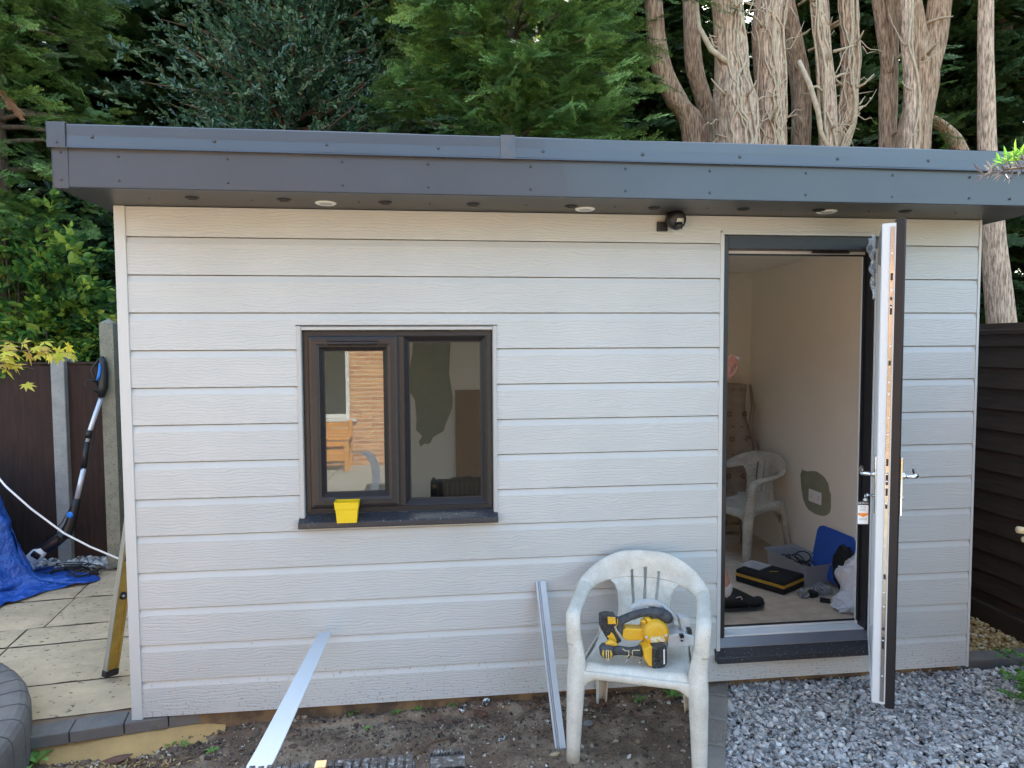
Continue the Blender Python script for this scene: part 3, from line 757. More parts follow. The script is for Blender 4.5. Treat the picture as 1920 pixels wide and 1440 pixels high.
ICO = []
_t = (1+5**.5)/2
for a, b in ((-1,_t),(1,_t),(-1,-_t),(1,-_t)): ICO.append((a,b,0))
for a, b in ((-1,_t),(1,_t),(-1,-_t),(1,-_t)): ICO.append((0,a,b))
for a, b in ((_t,-1),(_t,1),(-_t,-1),(-_t,1)): ICO.append((a,0,b))
ICO = np.array(ICO)/np.sqrt(1+_t*_t)
ICOF = np.array([(0,11,5),(0,5,1),(0,1,7),(0,7,10),(0,10,11),(1,5,9),(5,11,4),(11,10,2),(10,7,6),(7,1,8),(3,9,4),(3,4,2),(3,2,6),(3,6,8),(3,8,9),(4,9,5),(2,4,11),(6,2,10),(8,6,7),(9,8,1)])
def rocks(name, P, R, mats, asp=(1,.75,.42), tilt=.5, tint=None, jit=.28, parent=None):
    P = np.asarray(P); n = len(P); R = np.asarray(R)
    base = ICO[None]*(1+rng.uniform(-jit,jit,(n,12,1)))
    sc = np.array(asp)[None]*(1+rng.uniform(-.3,.3,(n,3)))
    V = base*sc[:,None]*R[:,None,None]
    a = rng.uniform(0,2*np.pi,n); tx = rng.normal(0,tilt,n); ty = rng.normal(0,tilt,n)
    def rot(V, ang, i, j):
        c, s = np.cos(ang)[:,None], np.sin(ang)[:,None]
        A = V[:,:,i]*c - V[:,:,j]*s; B = V[:,:,i]*s + V[:,:,j]*c
        V[:,:,i] = A; V[:,:,j] = B
    rot(V,rng.uniform(0,6.28,n),0,1); rot(V,tx,1,2); rot(V,ty,0,2); rot(V,a,0,1)
    V = V + P[:,None]
    F = (ICOF[None] + (np.arange(n)*12)[:,None,None]).reshape(-1)
    if tint is None: tint = rng.random(n)
    return np_mesh(name, V.reshape(-1,3), F, mats, parent=parent, attrs={'tint': np.repeat(tint,12)}, n=3)
M['slate'] = vcol_mat("slate chippings", [(0,(0.11,0.10,0.095)),(.35,(0.31,0.29,0.28)),(.7,(0.58,0.55,0.53)),(.93,(0.82,0.80,0.77)),(1.0,(0.66,0.56,0.42))], 0.6)
M['flint'] = vcol_mat("golden gravel", [(0,(0.20,0.11,0.04)),(.4,(0.38,0.24,0.09)),(.8,(0.55,0.40,0.20)),(1,(0.65,0.56,0.42))], 0.6)
M['debris'] = vcol_mat("soil litter", [(0,(0.035,0.024,0.02)),(.40,(0.10,0.07,0.052)),(.66,(0.21,0.155,0.115)),(.86,(0.38,0.30,0.21)),(1,(0.58,0.53,0.46))], 0.85)

mb = MB(); mb.grid(lambda u,v: (kerbx(-1.9+2.0*v)*(1-u)+5.4*u, -1.9+2.0*v, -.066), 6, 20); struct(mb.build("gravel_bed", M['kerbdark']))
# grey slate chippings
n = 31000
P = np.stack([rng.uniform(2.3,5.2,n), rng.uniform(-1.35,0.075,n), np.zeros(n)],1)
kx = np.array([kerbx(y) for y in P[:,1]])
P = P[P[:,0] > kx+.055]; P = P[~((P[:,1]>0.0)&(P[:,0]>4.24)&(P[:,1]>.02))]
n = len(P); P[:,2] = -0.055 + rng.uniform(0,.020,n) + .006*np.sin(P[:,0]*5)*np.sin(P[:,1]*7)
R = rng.uniform(.008,.0195,n)*np.where(rng.random(n)<.06,1.4,1)
tt = np.clip(rng.normal(.46,.21,n),0,.95); tt[rng.random(n)<.015] = 1.0
tag(rocks("slate_gravel", P, R, M['slate'], asp=(1,.72,.36), tint=tt), "grey blue slate chippings covering the ground in front of the doorway", "gravel", kind='stuff')
# golden gravel beyond the edging
mb = MB(); mb.box(4.23,4.88,.15,3.2,-.20,-.055); struct(mb.build("gravel_base", M['sand']))
n = 5200
P = np.stack([rng.uniform(4.24,4.87,n), rng.uniform(.15,2.6,n), rng.uniform(-.055,-.032,n)],1)
tag(rocks("golden_gravel", P, rng.uniform(.010,.021,n), M['flint'], asp=(1,.8,.6)), "golden brown gravel in the gap between the room and the right hand fence", "gravel", kind='stuff')
mb = MB()
mb.box(4.245,4.66,.060,.165,-.10,-.004); mb.box(4.664,4.90,.066,.171,-.10,-.007)
tag(mb.build("edging_slab", M['kerbdark'], bevel=.006), "dark stone edging between the golden gravel and the slate chippings", "edging")
# gravel strip under the left fence
mb = MB(); mb.box(-3.0,-.1,2.36,2.75,-.20,-.03); struct(mb.build("gravel_strip_bed", M['kerbdark']))
n = 1700
P = np.stack([rng.uniform(-2.4,-.45,n), rng.uniform(2.37,2.56,n), rng.uniform(-.015,.03,n)],1)
tag(rocks("fence_gravel", P, rng.uniform(.014,.030,n), M['slate'], asp=(1,.8,.6), tint=np.clip(rng.normal(.6,.25,n),0,.92)), "strip of grey pebbles at the foot of the left fence", "gravel", kind='stuff')

# litter on the soil
n = 15000
P = np.stack([rng.uniform(-.45,2.85,n), rng.uniform(-.85,.05,n), np.zeros(n)],1)
near = rng.random(n) < np.clip((P[:,1]+.45)/.45, .28, 1)
P = P[near]; kx = np.array([kerbx(y) for y in P[:,1]]); P = P[P[:,0] < kx-.06]
P[:,2] = [soil_z(x,y)+.003 for x, y, _ in P]; n = len(P)
tag(rocks("soil_litter", P, rng.uniform(.0022,.0085,n)*np.where(rng.random(n)<.07,2.3,1), M['debris'], asp=(1,.7,.35), tint=np.clip(rng.normal(.48,.27,n),0,1)),
    "bark flakes, clods and small stones scattered over the bare soil", "soil litter", kind='stuff')
# sandy flint chips by the patio edge
n = 420
P = np.stack([rng.normal(.02,.16,n), rng.normal(-.20,.045,n), np.zeros(n)],1); P[:,2] = [soil_z(x,y)+.004 for x,y,_ in P]
tag(rocks("flint_chips", P, rng.uniform(.004,.011,n), M['flint'], asp=(1,.5,.35)), "pale flint chips spilt on the soil below the patio edge", "stone chips", kind='stuff')
# single stones
def lone(x, y, r, col, label, name="stone", asp=(1,.75,.55), group=None):
    o = rocks(name, [(x,y,soil_z(x,y)+r*.25)], [r], mat("stone "+str(round(x*100)), col, .8, var=.3, vscale=30, bump=.5, bscale=90), asp=asp, tilt=.25, jit=.22)
    md = o.modifiers.new('sub','SUBSURF'); md.levels = 1; md.render_levels = 1
    return tag(o, label, "stone", group)
lone(2.32,-.36,.024,(0.32,0.22,0.13),"tan angular stone on the soil below the plastic chair seat")
lone(2.13,-.19,.030,(0.20,0.20,0.20),"flat grey stone chip lying on the soil behind the front left chair leg")
lone(1.93,-.43,.026,(0.42,0.33,0.20),"pale tan stone at the foot of the leaning grey trim")
lone(1.42,-.33,.027,(0.20,0.18,0.155),"flat brown grey stone on the soil right of the white strip")
lone(0.42,-.28,.014,(0.45,0.44,0.40),"small pale pebble on the soil near the left end of the room")
def bw(x,y,r,label):
    o = rocks("pebble", [(x,y,soil_z(x,y)+r*.4)], [r], mat("black and white pebble "+str(round(x*100)), (0.015,0.015,0.017), .3, col2=(0.7,0.7,0.7), vscale=60, contrast=(.50,.56)), asp=(1,.95,.85), jit=.1)
    md = o.modifiers.new('sub','SUBSURF'); md.levels = 2; md.render_levels = 2
    tag(o, label, "pebble", "speckled pebbles on the soil")
bw(1.545,-.015,.026,"darkest of the black speckled pebbles, on the soil under the cladding")
bw(1.665,-.005,.028,"black and white pebble beside the brown dead leaf on the soil")
bw(1.715,-.27,.020,"mostly white speckled pebble lying out on the open soil")
# dead leaves
M['deadleaf'] = mat("dead leaf", (0.16,0.075,0.05), 0.6, var=0.35, vscale=40)
def dead_leaf(x,y,l,ang,label,col=None):
    mb = MB(); z = soil_z(x,y)+.012; c, s = math.cos(ang), math.sin(ang)
    def f(u,v):
        a = (u-.5)*l; w = l*.24*math.sin(math.pi*min(.98,max(.02,u)))**.8
        b = (v-.5)*2*w; h = .22*abs(v-.5)*2*w + .10*l*(2*u-1)**2
        return (x+c*a-s*b, y+s*a+c*b, z+h)
    mb.grid(f, 10, 4); tag(mb.build("dead_leaf", M['deadleaf'], solid=.0012), label, "leaf", "dead leaves on the soil")
dead_leaf(1.635,-.05,.085,2.4,"reddish brown dead leaf between the two dark pebbles")
dead_leaf(0.02,-.15,.12,.35,"curled brown dead leaf against the sand below the patio edge")
dead_leaf(0.12,-.30,.13,.75,"reddish dead leaf lying on the soil among the flint chips")
dead_leaf(-.17,-.36,.09,.1,"brown dead leaf beside the light green weed")
dead_leaf(1.91,.0,.06,1.9,"dark red dead leaf on the soil behind the leaning grey trim")
dead_leaf(2.22,-.06,.07,.6,"brown dead leaf lying behind the rear chair leg")
def twig(pts, r, label):
    mb = MB(); mb.tube([(x,y,soil_z(x,y)+.006+dz) for x,y,dz in pts],[r*(1-.5*i/len(pts)) for i in range(len(pts))],n=6)
    tag(mb.build("twig", M['twig']), label, "twig", "twigs on the soil")
twig([(1.22,-.42,0),(1.30,-.36,.004),(1.40,-.24,0),(1.50,-.22,0)], .005, "long tan twig curving over the open soil")
twig([(1.80,-.12,0),(1.88,-.05,.008),(1.97,.0,0)], .004, "thin twig near the cladding left of the leaning trim")
twig([(0.42,-.05,0),(0.36,-.16,.006),(0.15,-.28,0)], .005, "dark twig running down the soil at the left end")
twig([(0.10,-.30,0),(0.02,-.34,.01),(-.06,-.30,0)], .006, "short dark twig next to the reddish dead leaf")

# weeds
def leafblade(mb, base, d, l, w, lift, n=5):
    d = Vector(d).normalized(); s = d.cross(Vector((0,0,1))).normalized()
    def f(u,v):
        ww = w*math.sin(math.pi*min(.97,max(.06,u)))**.7
        return tuple(Vector(base)+d*(l*u)+s*((v-.5)*ww)+Vector((0,0,lift*math.sin(u*2.2)+.15*ww*abs(v-.5)*2)))
    mb.grid(f, n, 2)
M['weed'] = mat("weed leaf", (0.10,0.24,0.04), 0.5, col2=(0.18,0.32,0.07), vscale=20)
def weed(x,y,s,k,seed,label):
    r = random.Random(seed); mb = MB()
    for i in range(k):
        a = i*2*math.pi/k+r.uniform(-.4,.4); leafblade(mb,(x+r.uniform(-.2,.2)*s,y+r.uniform(-.2,.2)*s,soil_z(x,y)+.003),(math.cos(a),math.sin(a),0), s*r.uniform(.6,1.1), s*.38, s*.35)
    tag(mb.build("weed", M['weed']), label, "weed", "small weeds growing in the soil")
weed(-.33,-.15,.085,7,1,"large light green weed beside the dark curved wall")
weed(.20,-.045,.045,6,2,"small pair of green weed rosettes below the left end of the cladding")
weed(.27,-.06,.035,5,3,"little green weed right of the small rosette at the left end")
weed(1.02,.03,.040,9,4,"bushiest small weed under the cladding between white strip and pebbles")
weed(1.23,.01,.028,6,5,"tiny weed under the cladding, second right of the white strip")
weed(1.33,.01,.030,6,6,"tiny weed under the cladding, third right of the white strip")
weed(1.10,-.08,.030,6,7,"small weed standing a little out from the cladding on open soil")
weed(1.50,.02,.028,6,8,"tiny weed just left of the dark pebbles")
weed(2.42,-.02,.050,8,9,"green weed seen between the chair legs near the rear leg")
weed(2.60,-.03,.055,9,10,"leafy weed below the cladding behind the chair seat")
weed(2.76,.02,.050,8,11,"weed squeezed beside the top end of the kerb blocks")
weed(.42,-.14,.035,6,12,"faint green weed out on the soil under the first dead twig")

# kerb blocks
M["kerb2"] = mat("brownish kerb block", (0.26,0.215,0.175), 0.85, col2=(0.17,0.145,0.12), vscale=7, bump=0.4, bscale=120, speck=((0.30,0.28,0.25), 80, 0.62))
kb = 0
lab = ["kerb block touching the cladding below the door sill","second kerb block from the cladding","third kerb block from the cladding","fourth kerb block, level with the front chair leg","kerb block at the bottom edge of the photo","kerb block just beyond the photo's bottom edge"]
for i in range(6):
    (xa,ya),(xb,yb) = KL[i], KL[i+1]
    dx, dy = xb-xa, yb-ya; L_ = math.hypot(dx,dy)
    mb = MB(); mb.obox(((xa+xb)/2,(ya+yb)/2,-.075),(.102+.003*(i%2),L_-.009,.11),(.012*((i*5)%3-1),.02*((i*7)%3-1),math.atan2(dy,dx)+math.pi/2+.012*((i*3)%3-1)))
    tag(mb.build("kerb_block", M['kerb'] if i%2 else M['kerb2'], bevel=.008), "grey "+lab[i], "kerb block", "kerb blocks edging the slate chippings")

# patio
AN = rad(7.5); ca, sa = math.cos(AN), math.sin(AN)
def PT(u,v,z): return (u*ca - v*sa, u*sa + v*ca, z)
M['flag'] = mat("riven sandstone flags", (0.60,0.44,0.275), 0.85, col2=(0.42,0.315,0.20), vscale=3.6, contrast=(.36,.66), bump=0.9, bscale=24, bdist=0.009, stretch=(.9,1.25,1), speck=((0.15,0.105,0.07), 30, 0.64))
mb = MB()
rows = [(.115,.485,[-.62,.9]),(.49,1.03,[-2.4,-.90,.9]),(1.035,1.31,[-2.4,-1.3,-.905,.9]),(1.315,1.83,[-2.6,-.82,.9]),(1.835,2.42,[-2.8,-1.6,-.83,.9])]
rs = random.Random(4)
for (v0,v1,us) in rows:
    for a, b in zip(us[:-1],us[1:]):
        z = -.004+rs.uniform(-.002,.002); nu = max(2,int((b-a)/.05)); nv = max(2,int((v1-v0)/.05))
        o = rs.uniform(0,50)
        mb.grid(lambda u,v: PT(a+.005+(b-a-.01)*u, v0+.005+(v1-v0-.01)*v, z+.0035*fbm(u*(b-a)+o,v*(v1-v0),6)-(.006 if u in (0,1) or v in (0,1) else 0)), nu, nv)
struct(mb.build("patio", M['flag']))
mb = MB(); mb.add([PT(-2.8,.02,-.016),PT(1.0,.02,-.016),PT(1.0,2.6,-.016),PT(-2.8,2.6,-.016),PT(-2.8,.02,-.15),PT(1.0,.02,-.15)],[(0,1,2,3),(0,4,5,1)])
struct(mb.build("patio_bed", mat("brown pointing", (0.22,0.145,0.095), .9, var=.3, vscale=20)))
lab = ["leftmost dark edging block along the patio front","middle dark edging block along the patio front","dark edging block running under the corner of the room","dark edging block mostly hidden below the cladding"]
for i, (u0,u1) in enumerate(((-.40,-.215),(-.211,.005),(.009,.19),(.194,.33))):
    mb = MB(); o = MB(); o.box(u0-.01,u1-.01,-.012,.108,-.062,-.006)
    AN2 = rad(11); mb.add([(x*math.cos(AN2)-y*math.sin(AN2), x*math.sin(AN2)+y*math.cos(AN2)-.02, z) for x,y,z in o.v], o.f)
    tag(mb.build("edging_block", M['kerbdark'], bevel=.005), lab[i], "edging block", "dark blocks edging the patio")
mb = MB()
mb.grid(lambda u,v: (-.42+.85*u, -.20+.17*v+.12*u+.02*math.sin(u*9)*(1-v), -.150+.090*min(1,v*1.35)+.006*fbm(u*3,v,3)), 40, 10)
struct(mb.build("sand_bank", M['sand']))

# curved planter wall, bottom left
def arcwall():
    mb = MB(); C0 = (-1.47,-.56)
    N_ = 20; a0, a1 = rad(80), rad(-60)
    for i in range(N_):
        t0 = a0+(a1-a0)*i/N_; t1 = a0+(a1-a0)*(i+1)/N_; g = .0034
        ch = [(.80,-.3),(.80,.130),(.825,.140),(1.13,.146),(1.160,.143),(1.182,.132),(1.195,.112),(1.200,.085),(1.204,-.3)]
        vs = []
        for t in (t0-g, t0*.75+t1*.25, (t0+t1)/2, t0*.25+t1*.75, t1+g):
            for (r, z) in ch: vs.append((C0[0]+r*math.cos(t), C0[1]+r*math.sin(t), z))
        k = len(ch); fs = []
        for s_ in (0,1,2,3):
            for j in range(k-1): fs.append((s_*k+j, s_*k+j+1, (s_+1)*k+j+1, (s_+1)*k+j))
        fs.append(tuple(range(k))); fs.append(tuple(range(5*k-1,4*k-1,-1)))
        mb.add(vs, fs)
    return mb
w = thing("planter_wall", "curved low wall of dark grey weathered blocks at the lower left corner", "garden wall", (-1.4,-.5,0))
arcwall().build("block_wall", M['kerbdark'], w, bevel=.0015)
mb = MB(); mb.lathe((-1.47,-.56,-.2),(0,0,1),[(.86,0),(.86,.25)],n=40,s=False); mb.build("planting_soil", M['soil'], w)

# ================================================================== LEFT FENCE AND WHAT STANDS THERE
def panel(x0,x1,label,y=2.56,top=1.585):
    t = thing("timber_fence", label, "fence panel", ((x0+x1)/2,y,0), "dark brown fence panels on the left")
    mb = MB(); r = random.Random(int(x0*100)); x = x0; k = 0
    while x < x1:
        w_ = .118+r.uniform(-.012,.012); xe = min(x+w_,x1); zt = top+r.uniform(-.006,.004)
        mb.add([(x,y-.018,.02),(xe+.012,y-.004,.02),(xe+.012,y-.004,zt),(x,y-.018,zt),(x,y,.02),(xe+.012,y+.004,.02),(xe+.012,y+.004,zt),(x,y,zt)],
               [(0,1,2,3),(5,4,7,6),(3,2,6,7),(0,3,7,4),(1,5,6,2)])
        x = xe
    mb.build("boards", M['fence'], t)
    mb = MB(); mb.box(x0,x1,y-.026,y+.012,top+.004,top+.022); mb.build("capping_rail", M['fence'], t, bevel=.003)
    for z_ in (.3,1.2):
        mb = MB(); mb.box(x0,x1,y+.006,y+.045,z_,z_+.08); mb.build('back_rail', M['fence'], t)
panel(-3.40,-1.56,"dark brown fence panel left of the first concrete post")
panel(-1.455,-.02,"dark brown fence panel between the concrete post and the room")
mb = MB()
def roundtop(u,v):
    return None
prof = [(-.050,0),(.050,0),(.050,1.62),(.046,1.645),(.030,1.662),(0,1.668),(-.030,1.662),(-.046,1.645),(-.050,1.62)]
mb.prism([(x-1.505,z) for x,z in prof],2.49,2.60)
mb.add([(x,y+(.0),z) for x,y,z in []],[])
p1 = thing("fence_post", "pale concrete fence post with rounded top between two brown panels", "fence post", (-1.505,2.54,0), "concrete fence posts")
mb.build("post", M['concrete'], p1, bevel=.006)
mb = MB(); mb.box(-1.455,-1.41,2.575,2.61,1.55,1.655); mb.build("panel_clip", M['concrete'], p1, bevel=.012)
mb = MB(); mb.box(-1.118,-1.018,2.345,2.445,0,1.905); mb.add([(-1.118,2.345,1.9055),(-1.018,2.345,1.9055),(-1.018,2.445,1.9055),(-1.118,2.445,1.9055),(-1.068,2.395,1.945)],[(0,1,4),(1,2,4),(2,3,4),(3,0,4)])
tag(mb.build("fence_post", M['concrete_moss']), "tall mossy concrete post with pointed cap beside the room's left corner", "fence post", "concrete fence posts")

# pole hedge trimmer leaning on the post
t = thing("pole_saw", "long reach pole tool with blue trigger leaning on the mossy post", "pole saw", (-1.45,2.2,0))
def pp(x,z,y): return (x,y,z)
mb = MB(); mb.tube([pp(-1.103,1.33,2.30),pp(-1.19,1.07,2.285),pp(-1.192,1.06,2.285),pp(-1.215,.96,2.283)],[.0165,.0165,.0135,.0135],n=14); mb.build("tube", M['polesilver'], t)
mb = MB(); mb.tube([pp(-1.232,.80,2.272),pp(-1.288,.555,2.26)],.018,n=14); mb.build("tube", M['polesilver'], t)
mb = MB(); mb.tube([pp(-1.206,1.0,2.283),pp(-1.235,.79,2.272)],.0185,n=12); mb.build("foam_sleeve", M['black'], t)
mb = MB(); mb.tube([pp(-1.185,1.09,2.283),pp(-1.197,1.03,2.282)],.022,n=12); mb.build("clamp", M['black'], t)
mb = MB(); mb.tube([pp(-1.284,.57,2.26),pp(-1.30,.50,2.255),pp(-1.335,.38,2.25),pp(-1.355,.33,2.245),pp(-1.37,.28,2.24)],[.026,.030,.036,.042,.040],n=12)
mb.build("shaft_joint", M['black'], t)
mb = MB(); mb.tube([pp(-1.10,1.34,2.30),pp(-1.085,1.42,2.305),pp(-1.078,1.52,2.31),pp(-1.082,1.60,2.315),pp(-1.10,1.645,2.318)],[.022,.034,.028,.024,.020],n=12)
mb.tube([pp(-1.10,1.645,2.318),pp(-1.13,1.61,2.318),pp(-1.17,1.55,2.315),pp(-1.155,1.50,2.312),pp(-1.12,1.42,2.308)],.008,n=8)
mb.tube([pp(-1.13,1.46,2.30),pp(-1.19,1.475,2.285),pp(-1.205,1.44,2.28),pp(-1.17,1.40,2.29),pp(-1.11,1.37,2.30)],.006,n=8)
mb.build("handle", M['black'], t)
mb = MB(); mb.tube([pp(-1.122,1.47,2.285),pp(-1.103,1.50,2.283),pp(-1.096,1.55,2.285),pp(-1.098,1.60,2.29)],[.006,.013,.011,.005],n=8); mb.build("trigger", M['cyan'], t)
mb = MB(); mb.lathe(pp(-1.318,.455,2.222),(0,-1,.1),[(.010,-.01),(.024,-.002),(.026,.006),(.018,.014)],n=8,s=False); mb.obox(pp(-1.318,.455,2.205),(.040,.014,.012),(0,.5,0)); mb.build("adjusting_knob", M['cyan'], t, bevel=.003)
mb = MB(); mb.tube([pp(-1.345,.33,2.245),pp(-1.43,.255,2.235),pp(-1.53,.19,2.22),pp(-1.57,.16,2.215)],[.040,.043,.047,.040],n=12); mb.obox(pp(-1.40,.285,2.20),(.03,.05,.03),(0,.6,0)); mb.build("motor_body", M['black'], t)
mb = MB(); mb.tube([pp(-1.50,.20,2.200),pp(-1.55,.165,2.20),pp(-1.60,.12,2.195),pp(-1.615,.085,2.19)],[.030,.052,.050,.026],n=14); hd = mb.build("head_cover", M['white'], t)
mb = MB(); mb.obox(pp(-1.535,.175,2.150),(.065,.018,.045),(0,.65,0)); mb.build("grille", M['black'], hd, bevel=.008)
mb = MB(); mb.lathe(pp(-1.575,.085,2.155),(0,-1,.2),[(.030,-.02),(.032,.0),(.022,.012)],n=18); mb.build("oil_cap", clear_mat("blue oil window",(.25,.5,.85),haze=.4), hd)
mb = MB(); mb.tube([pp(-1.63,.07,2.19),pp(-1.72,.055,2.18),pp(-1.95,.04,2.15)],[.012,.02,.012],n=8,flat=.35); mb.build("guide_bar", M['steel'], t)
mb = MB(); mb.tube([pp(-1.11,1.36,2.30),pp(-1.17,1.28,2.35),pp(-1.20,1.15,2.42),pp(-1.24,.95,2.43),pp(-1.36,.60,2.42),pp(-1.40,.48,2.40),pp(-1.46,.36,2.38),pp(-1.58,.22,2.35)],.0035,n=6)
tag(mb.build("power_cable", M['black']), "thin black power cable hanging down in front of the brown fence panel", "cable")
# coiled black extension cable with plug
mb = MB(); r = random.Random(3); pts = []
for i in range(170):
    a = i*.235; k = .155+.035*math.sin(a*.37)+.02*math.sin(a*1.3)
    pts.append((-1.335+k*math.cos(a)*1.05+.05*math.sin(a*.11), 2.16+k*.62*math.sin(a)+.04*math.cos(a*.17), .012+.055*abs(math.sin(a*.13))*abs(math.sin(a*.5+1))))
pts += [(-1.22,2.10,.012),(-1.17,2.12,.02),(-1.135,2.15,.03)]
mb.tube(pts,.0038,n=6)
ck = thing("cable_coil", "tangled coil of thin black cable with plug on the patio by the tarpaulin", "cable coil", (-1.3,2.16,0))
mb.build("flex", M['black'], ck)
mb = MB(); mb.lathe((-1.13,2.15,.02),(.3,-1,.25),[(.020,-.022),(.029,-.012),(.030,.006),(.022,.016)],n=14); mb.obox((-1.125,2.125,.03),(.05,.02,.03),(0,0,.2)); mb.build("plug", M['black'], ck, bevel=.003)

# blue tarpaulin draped over a heap
def tarp():
    mb = MB(); cx, cy = -2.22, 1.95
    hz = [0.0,.01,.02,.05,.10,.18,.28,.40,.52,.62,.72,.80,.86,.90]
    rr = [.98,.90,.82,.74,.69,.65,.615,.585,.555,.525,.48,.38,.22,.02]
    NU = 150
    def f(u,v):
        i = v*(len(hz)-1); k = min(int(i),len(hz)-2); t_ = i-k
        z = hz[k]*(1-t_)+hz[k+1]*t_; r_ = rr[k]*(1-t_)+rr[k+1]*t_
        a = u*2*math.pi
        fold = .050*math.sin(a*7+2.0*z+1.2)*(1-z*.7) + .030*math.sin(a*13+4*z) + .022*fbm(a*1.5,z*2,2.2,5)+.018*mnoise.noise(Vector((a*5,z*7,1)))
        if z < .05:
            tail = math.exp(-((a-.12 if a<3 else a-.12-2*math.pi)/.20)**2)
            r_ += .12*tail + .05*math.sin(a*5); fold *= .8
            z = z*.6+.004+.012*(.5+.5*math.sin(a*17+r_*20))+.006*fbm(a*3,r_*4,2)
        r_ = max(.01,r_+fold*min(1,(0.95-z)*2))
        return (cx+r_*math.cos(a), cy+.75*r_*math.sin(a), z+.012*fbm(a*3,v*9,2))
    mb.grid(f, NU, 52)
    return mb
tag(tarp().build("tarpaulin", M['tarp'], solid=.002), "crumpled bright blue tarpaulin draped over a heap on the patio", "tarpaulin")
mb = MB(); mb.tube([(-1.62,1.72,.95),(-1.50,1.66,.88),(-1.40,1.60,.80),(-1.25,1.6,.645),(-1.05,1.6,.472),(-.89,1.6,.375),(-.71,1.6,.285),(-.45,1.62,.19),(-.15,1.66,.10),(.02,1.7,.05)],.0065,n=8)
tag(mb.build("white_cable", M['white']), "white cable sagging from the blue tarpaulin towards the room", "cable")

# spirit level leaning on the side of the room
t = thing("spirit_level", "long yellow and grey spirit level leaning on the room's left side", "spirit level", (-.28,.43,0))
b0 = Vector((-.262,.43,.012)); b1 = Vector((-.005,.52,1.76)); dz_ = (b1-b0).normalized(); sx = dz_.cross(Vector((.85,-.53,0))).normalized(); sy = dz_.cross(sx).normalized()
def lev(mb, a0, a1, h0, h1, k0, k1, m=0):
    vs = []
    for q in (a0, a1):
        for (h, k) in ((h0,k0),(h1,k0),(h1,k1),(h0,k1)): vs.append(tuple(b0+dz_*q+sx*h+sy*k))
    mb.add(vs, [(0,3,2,1),(4,5,6,7),(0,1,5,4),(1,2,6,5),(2,3,7,6),(3,0,4,7)], m)
mb = MB(); lev(mb,0.03,1.74,-.030,-.022,-.016,.016); lev(mb,0.03,1.74,.022,.030,-.016,.016); lev(mb,0.03,1.74,-.022,.022,-.010,.010); mb.build("beam", M['levelyellow'], t)
mb = MB(); lev(mb,0.03,1.74,-.0335,-.0301,-.016,.016); lev(mb,0.03,1.74,.0301,.0335,-.016,.016); lev(mb,.03,1.74,-.030,.030,.0162,.0185); mb.build("rail", M['levelalu'], t)
for a in (0,1.74):
    mb = MB(); lev(mb,a,a+.035,-.036,.036,-.018,.020); mb.build("end_cap", M['black'], t, bevel=.004)
mb = MB(); lev(mb,.60,.82,-.020,.020,-.0115,-.0102); lev(mb,.60,.82,-.020,.020,.0102,.0115); mb.build("hand_hole", M['black'], t)
c = b0+dz_*.42; mb = MB(); mb.lathe(c, sy, [(.019,-.019),(.019,.0195)], n=18); vl = mb.build("vial", M['black'], t)
mb = MB(); mb.lathe(c, sy, [(.008,-.0205),(.008,.021)], n=12); mb.build("vial_glass", M['steel'], vl)

# ================================================================== RIGHT FENCE
t = thing("plank_fence", "dark stained fence of overlapping horizontal planks right of the room", "fence", (4.86,1,0))
mb = MB(); z = .03; i = 0
while z < 1.76:
    h = .128
    mb.add([(4.845,-2.6,z),(4.845,3.6,z),(4.868,3.6,z+h+.012),(4.868,-2.6,z+h+.012),(4.875,-2.6,z),(4.875,3.6,z),(4.885,3.6,z+h),(4.885,-2.6,z+h)],[(0,3,2,1),(0,1,5,4),(0,4,7,3),(1,2,6,5)])
    z += h
mb.build("planks", M['fence_r'], t)
mb = MB(); mb.box(4.840,4.90,-2.6,3.6,1.765,1.795); mb.build("capping_rail", M['fence_r'], t, bevel=.004)
mb = MB(); mb.box(4.825,4.86,-2.6,3.6,-.06,.085); mb.build("gravel_board", M['fence_r'], t, bevel=.004)
mb = MB(); mb.box(4.89,4.97,1.6,1.68,-.1,1.83); mb.build("post", M['fence_r'], t)
mb = MB(); mb.box(5.0,5.3,1.2,1.26,1.80,1.825); 
